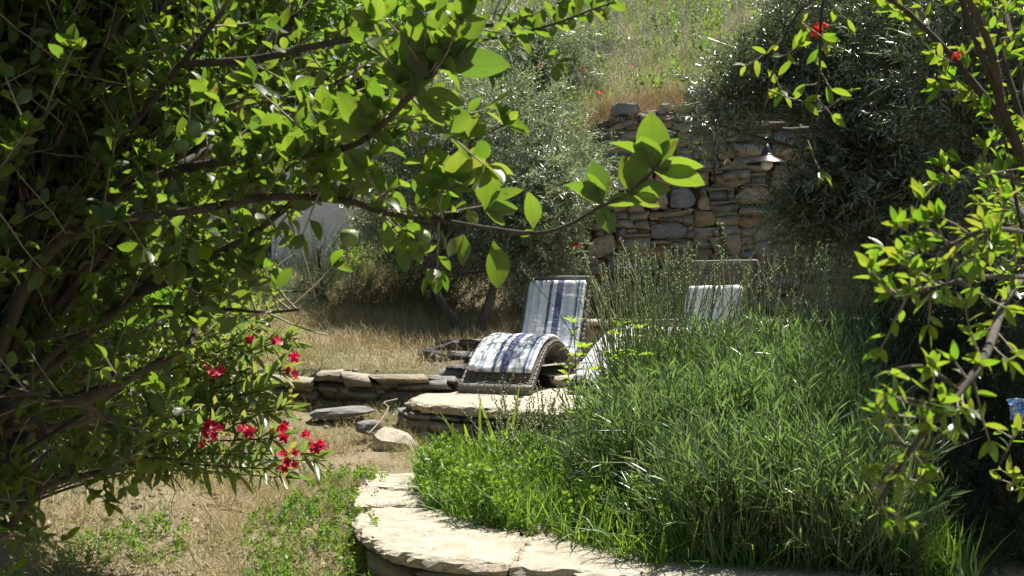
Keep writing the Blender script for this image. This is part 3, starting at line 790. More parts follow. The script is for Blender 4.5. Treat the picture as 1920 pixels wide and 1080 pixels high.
# meadow above the retaining wall
x, y = scatter(75000, -2.5, 7.5, 13.2, 25, lambda x, y: (abs(x / y) < .42)); n = len(x)
k = rng.random(n) < np.clip(.7 + .9 * noise2(x, y, .8, 9), .2, 1); x, y = x[k], y[k]; n = len(x)
o = baked('grass', FINE, np.stack([x, y, Z(x, y)], 1), up_dirs(n, .3), side_n(n), rng.uniform(.14, .42, n) * (1 + .5 * noise2(x, y, 1.3, 31)), M_meadow, rnd=np.clip(.5 + .9 * noise2(x, y, .9, 41) + rng.normal(0, .12, n), 0, .98)); tag(o, 'tall pale green and yellow meadow grass on the slope above the wall', 'grass', kind='stuff')
x, y = scatter(3000, -2, 6, 13.4, 24); n = len(x)
o = baked('grass', OAT, np.stack([x, y, Z(x, y)], 1), up_dirs(n, .25), side_n(n), rng.uniform(.4, .75, n), M_whiteseed); tag(o, 'white feathery seed heads of wild oats scattered over the upper meadow', 'grass', kind='stuff')
x, y = scatter(9000, .5, 5, 12.95, 13.9); n = len(x)
o = baked('grass', FINE, np.stack([x, y, np.maximum(Z(x, y), 3.12 + .21 * np.clip(x - 1, 0, 3.2)) - .03], 1), up_dirs(n, .5, (0, -.3, 0)), side_n(n), rng.uniform(.15, .38, n) , M_rust); tag(o, 'rusty brown dry grass fringe hanging over the top of the retaining wall', 'grass', kind='stuff')

x, y = scatter(5500, -2, 6.5, 13.4, 24, lambda x, y: abs(x / y) < .4); n = len(x); k = noise2(x, y, 1.0, 51) > .02; x, y = x[k], y[k]; n = len(x)
o = baked('undergrowth', ROSEM, np.stack([x, y, Z(x, y) + rng.uniform(0, .2, n)], 1), up_dirs(n, .5), side_n(n), rng.uniform(.14, .3, n), M_sage); tag(o, 'silvery leafy undergrowth in patches between the meadow grasses', 'undergrowth', kind='stuff')
x, y = scatter(5000, -2, 6.5, 13.4, 24, lambda x, y: abs(x / y) < .4); n = len(x); k = noise2(x, y, 1.3, 61) > .12; x, y = x[k], y[k]; n = len(x)
o = baked('undergrowth', BUSHY, np.stack([x, y, Z(x, y) + rng.uniform(0, .2, n)], 1), up_dirs(n, .5), side_n(n), rng.uniform(.14, .3, n), M_weed); tag(o, 'fresh green weeds in patches on the upper slope', 'undergrowth', kind='stuff')

# ------------------------------------------------------------------ loungers
prof_pts = [(0, .05), (.08, .12), (.25, .27), (.42, .375), (.58, .42), (.72, .42), (.86, .38), (1.0, .31), (1.13, .24), (1.27, .225), (1.40, .30), (1.50, .46), (1.62, .72), (1.74, 1.0)]
PROF = spline([(s, 0, z) for s, z in prof_pts], 160)
PL = np.concatenate([[0], np.cumsum(np.linalg.norm(np.diff(PROF, axis=0), axis=1))]); LEN = PL[-1]
def prof_at(u):                                   # u in metres along the curve -> (pos, tangent, normal) in (s,z)
    p = np.array([np.interp(u, PL, PROF[:, 0]), np.interp(u, PL, PROF[:, 2])])
    e = .01
    q = np.array([np.interp(min(u + e, LEN), PL, PROF[:, 0]), np.interp(min(u + e, LEN), PL, PROF[:, 2])]) - np.array([np.interp(max(u - e, 0), PL, PROF[:, 0]), np.interp(max(u - e, 0), PL, PROF[:, 2])])
    t = q / np.linalg.norm(q); return p, t, np.array([-t[1], t[0]])
W = .64
M_wicker = plain_mat('grey woven wicker', (.13, .115, .095), .6, 60, (.30, .28, .24), .3, .002)
M_wframe = plain_mat('dark wicker wrapped frame', (.09, .08, .068), .6, 80, (.2, .18, .15), .5, .003)
def stripes(name, stops, base=(.8, .8, .79)):
    m, nt, b = new_mat(name)
    tc = nt.nodes.new('ShaderNodeTexCoord'); sx = nt.nodes.new('ShaderNodeSeparateXYZ'); nt.links.new(tc.outputs['Object'], sx.inputs[0])
    mr = nt.nodes.new('ShaderNodeMapRange'); mr.inputs[1].default_value = -W / 2; mr.inputs[2].default_value = W / 2
    nt.links.new(sx.outputs[0], mr.inputs[0])
    cr = ramp(nt, stops, 'CONSTANT'); nt.links.new(mr.outputs[0], cr.inputs[0])
    n = noise_node(nt, 260, 3, .6); v = ramp(nt, [(.3, (.86, .86, .86)), (.7, (1, 1, 1))]); nt.links.new(n.outputs[0], v.inputs[0])
    nf = noise_node(nt, 5, 5, .6); vf = ramp(nt, [(.35, (.0, .0, .0)), (.75, (.22, .22, .22))]); nt.links.new(nf.outputs[0], vf.inputs[0])
    c_ = mixc(nt, vf.outputs[0], cr.outputs[0], (.72, .72, .72))
    nt.links.new(mixc(nt, 1.0, c_, v.outputs[0], 'MULTIPLY'), b.inputs['Base Color'])
    b.inputs['Roughness'].default_value = .95
    n2 = noise_node(nt, 7, 3, .5, stretch=(1, 2, 2)); bump(nt, b, n2.outputs[0], .55, .03)
    return m
Wt, Nv, Lb, Pb, Gy = (.78, .78, .76), (.07, .09, .21), (.34, .43, .56), (.55, .61, .68), (.42, .45, .55)
ST1 = [(0, Wt), (.10, Pb), (.14, Wt), (.20, Pb), (.25, Lb), (.265, Wt), (.39, Nv), (.44, Wt), (.51, Nv), (.61, Wt), (.66, Pb), (.74, Wt), (.82, Lb), (.84, Nv), (.87, Wt), (.89, Lb), (.92, Wt)]
ST2 = [(0, Wt), (.12, Pb), (.14, Wt), (.22, Gy), (.235, Wt), (.33, Pb), (.37, Wt), (.48, Lb), (.50, Wt), (.55, Nv), (.575, Wt), (.63, Lb), (.66, Wt), (.78, Gy), (.80, Wt), (.9, Pb), (.93, Wt)]
M_c1 = stripes('navy striped cushion cloth', ST1); M_c2 = stripes('white thin striped cushion cloth', ST2)
def sweep(section, u0, u1, n, off):
    """section: list of (x, h) closed; swept along the profile between u0 and u1, h measured along the normal."""
    S = np.array(section); V = []
    for i, u in enumerate(np.linspace(u0, u1, n)):
        p, t, nn = prof_at(u)
        e = min((u - u0), (u1 - u)); f = min(1, math.sqrt(max(0, 1 - (1 - min(1, e / .03)) ** 2)) * .75 + .25)
        for x, h in S:
            hh = off + (h - 0) * f + (1 - f) * .02
            q = p + nn * hh
            V.append((x * (1 - .015 * (1 - f)), q[0], q[1]))
    k = len(S); i = np.arange(n - 1)[:, None] * k; j = np.arange(k)[None]; j2 = (j + 1) % k
    q = np.stack([i + j, i + j2, i + k + j2, i + k + j], -1).reshape(-1, 4); T = to_tris(q)
    V = np.array(V); V = np.concatenate([V, V[:k].mean(0)[None], V[-k:].mean(0)[None]]); c0, c1 = len(V) - 2, len(V) - 1
    jj = np.arange(k)
    T = np.concatenate([T, np.stack([np.full(k, c0), (jj + 1) % k, jj], -1), np.stack([np.full(k, c1), (n - 1) * k + jj, (n - 1) * k + (jj + 1) % k], -1)])
    return V, T
def cushion_section(w, th):
    pts = []; r = th * .5; hw = w / 2
    for cx, sgn in ((hw - r, 1), (-hw + r, -1)):
        for a_ in np.linspace(-90, 90, 7):
            an = R(a_) if sgn > 0 else R(180 + a_)
            pts.append((cx + r * math.cos(an), r + r * math.sin(an)))
        if sgn > 0:
            for q in np.linspace(.8, -.8, 9): pts.append((q * (hw - r), th + .006 * math.cos(q * 9)))
    for q in np.linspace(-.8, .8, 5): pts.append((q * (hw - r), 0))
    return pts
def weave():
    parts = []
    ribs = np.linspace(-W / 2 + .02, W / 2 - .02, 11)
    xs_ = np.linspace(-W / 2, W / 2, 23)
    for k, u in enumerate(np.arange(.015, LEN - .01, .0135)):
        p, t, nn = prof_at(u); ph = (k % 2) * math.pi
        pts = [(xx, *(p + nn * .005 * math.cos((xx + W / 2) / W * math.pi * 11 + ph))) for xx in xs_]
        parts.append(tube([(a_[0], a_[1], a_[2]) for a_ in pts], .0042, 3, False))
    for rx in ribs:
        pts = [(rx, *prof_at(u)[0]) for u in np.linspace(0, LEN, 40)]
        parts.append(tube(pts, .004, 4, False))
    return join(parts)
def rail(x):
    parts = [tube([(x, *(prof_at(u)[0] - prof_at(u)[2] * o_)) for u in np.linspace(0, LEN, 60)], .013, 6) for o_ in (.0, .025)]
    for u in np.arange(.01, LEN, .05):      # wrapping cords
        p, t, nn = prof_at(u)
        parts.append(tube([(x, *(p + nn * .012)), (x, *(p - nn * .037))], .015, 5))
    return join(parts)
def make_lounger(label, group, loc, rz, cmat, u0, u1, cth=.042, cw=.58):
    t = empty('sun_lounger', loc, rz); tag(t, label, 'sun lounger', group)
    if 'weave' not in cache:
        V, T = weave(); cache['weave'] = mesh_np('wicker_weave', V, T); cache['weave'].materials.append(M_wicker)
        for s in (-1, 1):
            V, T = rail(s * W / 2); cache['rail', s] = mesh_np('side_rail', V, T, smooth=True); cache['rail', s].materials.append(M_wframe)
        for key, u in (('top', LEN - .005), ('foot', .005)):
            p = prof_at(u)[0]
            V, T = tube([(x_, p[0], p[1]) for x_ in np.linspace(-W / 2 - .012, W / 2 + .012, 12)], .022 if key == 'top' else .03, 8)
            cache[key] = mesh_np('cross_rail', V, T, smooth=True); cache[key].materials.append(M_wframe)
        V, T = join([tube([(s * (W / 2 - .03), 1.62, .68), (s * (W / 2 - .03), 1.86, .02)], .016, 8) for s in (-1, 1)] +
                    [tube([(-W / 2 + .03, 1.80, .2), (W / 2 - .03, 1.80, .2)], .014, 8)])
        cache['prop'] = mesh_np('back_support', V, T, smooth=True); cache['prop'].materials.append(M_wframe)
        # woven skirt below the foot end
        parts = []
        for z in np.arange(.004, .075, .012): parts.append(tube([(x_, -.02 + .004 * math.cos(i * math.pi), z) for i, x_ in enumerate(np.linspace(-W / 2, W / 2, 40))], .0055, 4))
        V, T = join(parts); cache['skirt'] = mesh_np('foot_skirt', V, T); cache['skirt'].materials.append(M_wicker)
        # seat base keeps the low seat curve on the floor
        V, T = join([tube([(s * (W / 2 - .02), .95, .012), (s * (W / 2 - .02), 1.45, .012)], .014, 8) for s in (-1, 1)] +
                    [tube([(s * (W / 2 - .02), y_, .012), (s * (W / 2 - .02), y_, .24)], .014, 8) for s in (-1, 1) for y_ in (1.08, 1.38)] +
                    [tube([(-W / 2 + .02, y_, .014), (W / 2 - .02, y_, .014)], .012, 8) for y_ in (1.08, 1.38)])
        cache['base'] = mesh_np('base_frame', V, T, smooth=True); cache['base'].materials.append(M_wframe)
    for nm, key in (('wicker_weave', 'weave'), ('side_rail', ('rail', -1)), ('side_rail', ('rail', 1)), ('cross_rail', 'top'), ('cross_rail', 'foot'), ('back_support', 'prop'), ('foot_skirt', 'skirt'), ('base_frame', 'base')):
        link(nm, cache[key], None, t, local=True)
    V, T = sweep(cushion_section(cw, cth), u0, u1, 90, .018)
    V = V + np.array([[.008 * noise.noise(Vector(v * 9)), 0, .012 * noise.noise(Vector(v * 7)) + .005 * noise.noise(Vector(v * 19))] for v in V])
    c = link('cushion', mesh_np('cushion', V, T, smooth=True), cmat, t, local=True)
    pp = []
    for s in (-1, 1):
        line = []
        for u in np.linspace(u0 + .02, u1 - .02, 50):
            p, tt, nn = prof_at(u); p = p + nn * (.018 + cth * .55); line.append((s * (cw / 2 + .001), p[0], p[1]))
        pp.append(tube(line, .0045, 5))
    V, T = join(pp); link('piping', mesh_np('piping', V, T, smooth=True), M_piping, c, local=True)
    return t
cache = {}
M_piping = plain_mat('cushion piping', (.5, .52, .56), .9)
GL = 'wicker loungers on the stone platform'
make_lounger('wicker sun lounger with a white cushion of bold navy stripes, left on the stone platform', GL, (-.14, 9.52, ZS), R(-20), M_c1, .16, LEN - .05).scale = (.96, 1, .96)
l2 = make_lounger('wicker sun lounger with thin striped white cushion slipped down, half hidden in tall lavender', GL, (.72, 9.35, ZS), R(-40), M_c2, .03, LEN - .24)
l2.scale = (1.04, 1.10, 1.10)
bpy.context.view_layer.update()

# ------------------------------------------------------------------ wall lamp and pipe
def lathe(profile, seg=32):
    pr = np.array(profile); a_ = np.linspace(0, 2 * math.pi, seg, endpoint=False)
    V = np.stack([pr[:, None, 0] * np.cos(a_), pr[:, None, 0] * np.sin(a_), np.broadcast_to(pr[:, None, 1], (len(pr), seg))], -1).reshape(-1, 3)
    i = np.arange(len(pr) - 1)[:, None] * seg; j = np.arange(seg)[None]; j2 = (j + 1) % seg
    return V, to_tris(np.stack([i + j, i + j2, i + seg + j2, i + seg + j], -1).reshape(-1, 4))
M_black, nt, b = new_mat('black enamel'); b.inputs['Base Color'].default_value = (.015, .015, .018, 1); b.inputs['Roughness'].default_value = .3; b.inputs['Specular IOR Level'].default_value = .9
M_bulb, nt, b = new_mat('frosted glass globe'); b.inputs['Base Color'].default_value = (.75, .74, .68, 1); b.inputs['Roughness'].default_value = .35; b.inputs['Subsurface Weight'].default_value = .3
LY = 12.45
lc = P(1438, 306, LY); lamp = empty('wall_lamp', lc); tag(lamp, 'black cone shade wall lamp with a white globe bulb on the stone wall', 'wall lamp')
V, T = lathe([(.222, -.008), (.215, .004), (.13, .045), (.066, .082), (.063, .10), (.05, .102), (.056, .118), (.046, .124), (.05, .14), (.038, .146), (.042, .162), (.028, .17), (.024, .2), (.0005, .205)], 40)
link('lamp_shade', mesh_np('lamp_shade', V + lc, T, smooth=False), M_black, lamp)
V, T = lathe([(.0005, -.074)] + [(.062 * math.sin(t), -.012 - .062 * math.cos(t)) for t in np.linspace(.2, 2.6, 12)] + [(.022, .05)], 24)
link('bulb', mesh_np('bulb', V + lc, T, smooth=True), M_bulb, lamp)
V, T = tube(lc + spline([(0, 0, .19), (-.01, .03, .26), (.05, .12, .28), (.11, .28, .20), (.13, .42, .06), (.13, .50, .02)], 24), .012, 8)
link('arm', mesh_np('arm', V, T, smooth=True), M_black, lamp)
V, T = lathe([(.0005, 0), (.045, 0), (.045, .02), (.02, .03), (.0005, .03)], 20)
V = V[:, [0, 2, 1]] * np.array([1, -1, 1]) + lc + np.array([.13, .52, .02])
link('mounting_plate', mesh_np('mounting_plate', V, T), M_black, lamp)
V, T = tube(spline([(wx(1346), YW - .03, wz(150)), (wx(1347), YW - .08, wz(180)), (wx(1338), YW - .09, wz(240)), (wx(1337), YW - .09, wz(345))], 20), .016, 8)
o = link('cable_conduit', mesh_np('cable_conduit', V, T, smooth=True), M_darkw); tag(o, 'thin dark pipe running down the stone wall left of the lamp', 'pipe')

# ------------------------------------------------------------------ branching trees: twigs with leaves
class Grow:
    def __init__(s): s.wood = []; s.tw = []; s.p = []; s.d = []; s.n = []; s.s = []
    def leaf(s, p, d, size, n=None):
        if n is None: n = nrm(np.array([.2, .42, .85]) + rng.normal(0, .42, 3))
        s.p.append(p); s.d.append(nrm(d)); s.n.append(n); s.s.append(size)
    def limb(s, pts, r0, r1, sides=7):
        s.wood.append(tube(pts, np.linspace(r0, r1, len(pts)), sides))
    def twig(s, start, d, length, size, rose=5, step=.028, up=.4, r=.0028):
        d = nrm(d); n = max(4, int(length / .03)); pts = [np.array(start, float)]
        for i in range(n):
            d = nrm(d + np.array([0, 0, up * .06]) + rng.normal(0, .07, 3)); pts.append(pts[-1] + d * length / n)
        pts = np.array(pts); s.tw.append(tube(pts, np.linspace(r, r * .55, len(pts)), 4, False))
        k = 0; L = length
        for t in np.arange(.25 * L, L, step):
            i = min(n - 1, int(t / L * n)); p = pts[i]; a_ = k * 2.4 + rng.normal(0, .3); k += 1
            u = nrm(np.cross(d, [0.1, .2, 1])); w = np.cross(d, u)
            out = u * math.cos(a_) + w * math.sin(a_)
            s.leaf(p, d * rng.uniform(.3, .8) + out * .9 + np.array([0, 0, .15]), size * rng.uniform(.65, 1.0))
        for j in range(rose):
            a_ = j * 6.283 / max(1, rose) + rng.normal(0, .3); u = nrm(np.cross(d, [0.1, .2, 1])); w = np.cross(d, u)
            out = u * math.cos(a_) + w * math.sin(a_)
            s.leaf(pts[-1], d * rng.uniform(.5, 1.1) + out * rng.uniform(.3, .9) + np.array([0, 0, .1]), size * rng.uniform(.75, 1.1))
        return pts[-1]

def finish_tree(g, root, tmpls, mat, nparts, keep=None, bark=M_bark, twmat=M_twig, leafname='leaf', foliage='foliage', want_px=9):
    p = np.array(g.p); d = np.array(g.d); n = np.array(g.n); s = np.array(g.s)
    px = 960 + p[:, 0] / p[:, 1] * F; py = 540 - (p[:, 2] - EYE) / p[:, 1] * F
    if keep is not None:
        k = keep(px, py, p); p, d, n, s, px, py = p[k], d[k], n[k], s[k], px[k], py[k]
    big = s / p[:, 1] * F; vis = (px > 0) & (px < 1920) & (py > 0) & (py < 1080) & (p[:, 1] > .3)
    score = np.where(vis, big, 0); order = np.argsort(-score)[:nparts]; order = order[score[order] > want_px]
    part = np.zeros(len(p), bool); part[order] = True
    pick = rng.integers(0, len(tmpls), len(p))
    shared = []
    for tv, tf in tmpls:
        me = mesh_np(leafname, tv, tf, smooth=True, lf=tv); me.materials.append(mat); shared.append(me)
    Mx = frames(d, n)
    for i in np.nonzero(part)[0]:
        M = Matrix(Mx[i].tolist()).to_4x4() @ Matrix.Diagonal((s[i], s[i], s[i], 1)); M.translation = Vector(p[i])
        link(leafname, shared[pick[i]], None, root, M)
    r = ~part
    o = baked(foliage, tmpls, p[r], d[r], n[r], s[r], mat, root, pick=pick[r], smooth=True, veins=True); o['kind'] = 'stuff'
    if g.wood: V, T = join(g.wood); link('branches', mesh_np('branches', V, T, smooth=True), bark, root)
    if g.tw: V, T = join(g.tw); o = link('twigs', mesh_np('twigs', V, T, smooth=True), twmat, root); o['kind'] = 'stuff'
    print(root.name, 'leaves', len(p), 'parts', int(part.sum()))

# --- the apple tree at the left, close to the camera
g = Grow()
apple = empty('apple_tree', (-1.75, 3.4, -.35)); tag(apple, 'leafy fruit tree close at the left, its branches reaching across the view', 'tree')
fork = P(-60, 830, 3.2)
V, T = tube(spline([(-1.75, 3.4, -.4), (-1.72, 3.35, .2), fork + np.array([-.05, 0, -.1]), fork], 16), np.linspace(.085, .055, 16), 10)
link('trunk', mesh_np('trunk', V, T, smooth=True), M_bark, apple)
APX = [-200, 0, 60, 110, 200, 300, 380, 450, 520, 560, 600, 700, 800, 880, 960, 1080]
APB = [1150, 1130, 1000, 860, 820, 880, 930, 950, 760, 540, 430, 380, 350, 310, 260, 220]
def apple_ok(px, py): return px < np.interp(py, APX, APB)
limbs = [
    ([(-60, 830, 3.2), (60, 745, 3.0), (150, 750, 2.9), (280, 690, 2.9), (350, 650, 3.0), (375, 590, 3.1), (400, 520, 3.2)], .017, .006, .058),
    ([(-60, 830, 3.2), (100, 660, 3.2), (190, 600, 3.2), (260, 550, 3.2), (320, 480, 3.2), (345, 430, 3.2), (375, 380, 3.3), (430, 300, 3.4)], .017, .006, .064),
    ([(260, 550, 3.2), (330, 520, 3.1), (410, 475, 3.0), (470, 440, 2.9), (530, 395, 2.8), (600, 330, 2.8)], .014, .006, .07),
    ([(-60, 830, 3.2), (60, 520, 3.0), (180, 420, 2.8), (295, 405, 2.7), (400, 388, 2.65), (500, 370, 2.6), (640, 375, 2.5), (725, 400, 2.45), (840, 415, 2.4)], .016, .005, .068),
    ([(-60, 830, 3.2), (40, 560, 3.3), (120, 430, 3.2), (180, 310, 3.1), (265, 215, 3.0), (340, 120, 2.9), (420, 20, 2.8)], .016, .006, .066),
    ([(120, 430, 3.2), (300, 330, 3.0), (450, 300, 2.8), (580, 290, 2.6), (680, 262, 2.4), (770, 180, 2.25), (815, 135, 2.2)], .014, .005, .074),
    ([(340, 120, 2.9), (480, 110, 2.8), (620, 80, 2.7), (760, 60, 2.8), (880, 50, 2.9), (960, 45, 3.0)], .011, .004, .066),
    ([(300, 330, 3.0), (430, 260, 3.2), (560, 200, 3.4), (640, 150, 3.5), (700, 110, 3.6)], .011, .004, .065),
    ([(-100, 960, 3.4), (0, 1000, 3.2), (60, 930, 3.1), (120, 900, 3.1), (190, 885, 3.1), (250, 870, 3.1)], .016, .005, .065),
    ([(150, 750, 2.9), (220, 800, 3.1), (290, 790, 3.3), (360, 770, 3.5)], .010, .004, .06),
    ([(290, 575, 3.1), (420, 580, 3.0), (500, 585, 2.9), (560, 580, 2.85)], .006, .004, .075),
]
for ctrl, r0, r1, size in limbs:
    pts = spline([P(*c) for c in ctrl], 12 * len(ctrl)); g.limb(pts, r0, r1)
    L = np.linalg.norm(np.diff(pts, axis=0), axis=1).sum(); k = int(L / .037)
    for t in np.linspace(.18, 1, k):
        i = min(len(pts) - 2, int(t * (len(pts) - 1))); dd = nrm(pts[i + 1] - pts[i])
        g.twig(pts[i], dd * .5 + rng.normal(0, .55, 3) + np.array([0, 0, .35]), rng.uniform(.05, .24), size * .9, rose=rng.integers(3, 6))
# long bare twig and its end rosettes, hand placed
def rosette(px, py, Y, dirs, size):
    """dirs: (dx, dy in the picture, depth lean, relative size)."""
    p = P(px, py, Y)
    for dx, dy, dz, s_ in dirs:
        g.leaf(p, np.array([dx, dz, -dy]), size * s_ * 1.12, nrm(np.array([.15 - dx * .2, .62, .7]) + rng.normal(0, .18, 3)))
pts = spline([P(840, 415, 2.4), P(930, 430, 2.37), P(1010, 437, 2.35), P(1070, 420, 2.33), P(1125, 388, 2.3), P(1170, 368, 2.3), P(1215, 330, 2.3), P(1240, 300, 2.3)], 40)
g.limb(pts, .0055, .0028, 6)
rosette(1130, 385, 2.3, [(-.2, -1, .1, .95), (-.85, -.75, -.1, 1.0), (.3, 1, .1, .6), (-.45, -1, -.3, .8), (.9, -.3, .1, .8), (-.1, .9, -.2, .5)], .088)
rosette(1185, 362, 2.3, [(1, -.2, 0, .8), (.9, .35, .2, .65), (-.3, -1, .2, .8), (.15, -1, -.2, 1.0)], .088)
rosette(1225, 320, 2.3, [(0, -1, 0, 1.15), (.55, -.95, .1, .8), (1, -.25, -.2, 1.0), (1, .12, .1, 1.05), (-.6, -.9, .3, 1.0), (-.25, -.8, -.5, .9)], .092)
rosette(835, 130, 2.2, [(.2, -1, 0, 1.05), (.75, -.75, -.1, 1.2), (-.5, -1, .1, 1.2), (1, -.15, .1, 1.15), (-.15, -1, -.3, .95), (.5, -1, .3, 1.0), (-.9, -.3, .1, .8)], .098)
rosette(780, 180, 2.2, [(-.2, -1, 0, 1.2), (-.7, -.8, -.2, 1.0), (1, .1, 0, .9), (.6, .7, .1, .7), (.2, -1, .3, 1.1)], .095)
rosette(690, 250, 2.35, [(0, -1, 0, .9), (.6, -.8, .1, .8), (-.6, -.7, -.1, 1.0), (-.9, .1, 0, .8), (.9, .2, .1, .6)], .09)
rosette(640, 330, 2.5, [(.3, -1, 0, 1.1), (-.4, -1, .2, 1.1), (.9, -.35, -.2, 1.0), (-.9, -.2, .1, .9), (.2, .9, .1, .7), (.8, .4, .2, .8)], .09)
rosette(850, 360, 2.35, [(.6, -1, 0, 1.15), (-.3, -1, .1, 1.0), (-.85, -.5, -.1, .9), (.25, -1, -.3, 1.0), (-.6, -1, .3, .8)], .092)
rosette(910, 395, 2.35, [(.1, -1, 0, 1.0), (.8, -.6, .1, .9), (1, -.2, -.1, .7), (.5, .3, .1, .5)], .09)
rosette(870, 440, 2.4, [(0, 1, 0, .65), (-.6, .8, .1, .6)], .09)
rosette(925, 452, 2.35, [(.15, 1, -.1, 1.0)], .09)
rosette(1000, 430, 2.35, [(-.05, -1, 0, .8), (-.3, .2, .1, .3)], .09)
rosette(560, 560, 2.85, [(.9, -.5, 0, 1), (1, .25, .1, .9), (-.3, -1, .1, .9), (.3, .9, 0, .7)], .085)
pts = spline([P(790, 315, 2.8), P(840, 290, 2.8), P(890, 262, 2.8), P(945, 235, 2.8)], 14); g.limb(pts, .003, .002, 5)
rosette(885, 265, 2.8, [(-.3, -1, 0, .75), (-.9, -.5, .1, .7), (.3, .5, 0, .5)], .08)
rosette(945, 236, 2.8, [(-.3, -1, 0, .7), (.2, -1, .1, .6), (1, -.15, .1, .75), (.6, -.7, -.2, .6), (.9, .3, 0, .6)], .08)
pts = spline([P(880, 80, 3.0), P(960, 65, 3.0), P(1040, 45, 3.0), P(1100, 22, 3.0), P(1150, 5, 3.0)], 18); g.limb(pts, .004, .002, 5)
for px_, py_ in ((960, 62), (1000, 55), (1040, 44), (1075, 30), (1110, 18), (1140, 6)):
    rosette(px_, py_, 3.0, [(-.4, -1, 0, .8), (.5, -1, .1, .8), (1, .3, .1, .6), (-.2, .9, 0, .5)], .075)
# inner limbs of the crown, further back, above and outside the frame to the left
for q in range(235):
    tx = rng.uniform(-600, 640); ty = rng.uniform(-900, 880); Y1 = rng.uniform(2.5, 6.0)
    if 60 < q < 85: tx, ty = rng.uniform(-350, 230), rng.uniform(560, 1080)
    if q > 84: tx, ty = rng.uniform(-700, 640), rng.uniform(-1300, -170)  # limbs above the frame, added to shade the left of the crown
    if not apple_ok(tx + 90, ty) and ty > 0: continue
    a_ = fork; c = P(tx, ty, Y1); mid_ = (a_ + c) / 2 + rng.normal(0, .2, 3) + np.array([0, 0, .15])
    pts = spline([a_ + rng.normal(0, .05, 3), mid_, c], 30); g.limb(pts, .016, .004, 5)
    L = np.linalg.norm(c - a_); k = int(L / .068)
    for t in np.linspace(.25, 1, k):
        i = min(28, int(t * 29)); dd = nrm(pts[i + 1] - pts[i])
        g.twig(pts[i], dd * .5 + rng.normal(0, .6, 3) + np.array([0, 0, .3]), rng.uniform(.1, .34), .056, rose=6, step=.023)
# unseen leaf masses added overhead and beside the camera to shade the near crown
p_, d_, n_, s_ = [np.concatenate(z_) for z_ in zip(*[(c_ + nrm(rng.normal(0, 1, (k_, 3))) * rng.uniform(.2, 1, (k_, 1)) * r_, nrm(rng.normal(0, 1, (k_, 3)) + [0, 0, .4]), nrm(rng.normal(0, .5, (k_, 3)) + [0, 0, 1]), rng.uniform(.2, .3, k_))
    for c_, r_, k_ in ((np.array([-2.3, 1.0, 1.9]), np.array([1.1, 1.3, 1.5]), 1500), (np.array([-1.5, 1.6, 3.5]), np.array([1.5, 1.4, .7]), 1300), (np.array([-3.6, 3.0, 2.2]), np.array([1.0, 1.6, 1.6]), 1100), (np.array([-1.45, 4.1, 3.4]), np.array([1.25, 1.3, .75]), 1500), (np.array([-2.3, 5.3, 3.4]), np.array([1.2, 1.0, .7]), 800), (np.array([-1.7, 6.4, 3.5]), np.array([.7, .4, .3]), 200))])]
q_ = p_[:, 1] > .2; k_ = ~(q_ & (np.abs(p_[:, 0]) < p_[:, 1] * .45 + .12) & (np.abs(p_[:, 2] - EYE) < p_[:, 1] * .25 + .22)) & ~((np.abs(p_[:, 0]) < .5) & (np.abs(p_[:, 1]) < .6) & (p_[:, 2] < 2))
o = baked('foliage', BUSHY, p_[k_], d_[k_], n_[k_], s_[k_], M_broad, apple); o['kind'] = 'stuff'
def apple_keep(px, py, p):
    hand = (p[:, 1] < 2.46) | ((px > 780) & (py < 310) & (p[:, 1] < 3.05))
    hole = np.zeros(len(px), bool)
    for hx, hy, rx, ry in ((365, 292, 40, 22), (655, 430, 60, 60), (640, 470, 50, 30), (560, 480, 50, 35), (600, 545, 70, 22)):
        hole |= ((px - hx) / rx) ** 2 + ((py - hy) / ry) ** 2 < 1
    top = (((px - 850) / 70) ** 2 + ((py - 12) / 60) ** 2 < 1) & (p[:, 1] > 2.3) | (((px - 935) / 40) ** 2 + ((py - 8) / 24) ** 2 < 1) & (p[:, 1] > 2.3)
    return ((apple_ok(px, py) | hand) & (~hole | hand)) & ~top
finish_tree(g, apple, APPLE, M_apple, 300, apple_keep)
V, T = lathe([(.0005, -.021), (.014, -.018), (.021, -.004), (.0205, .008), (.013, .017), (.004, .016), (.0005, .012)], 16)
fm = mesh_np('fruit', V, T, smooth=True); fm.materials.append(M_fruit)
for fx_, fy_, fY in ((265, 152, 2.9), (365, 243, 2.8), (338, 272, 2.9), (655, 445, 2.6), (790, 447, 2.5), (560, 215, 3.0), (430, 330, 3.0), (210, 250, 2.9)):
    link('fruit', fm, None, apple, Matrix.Translation(Vector(P(fx_, fy_, fY))))

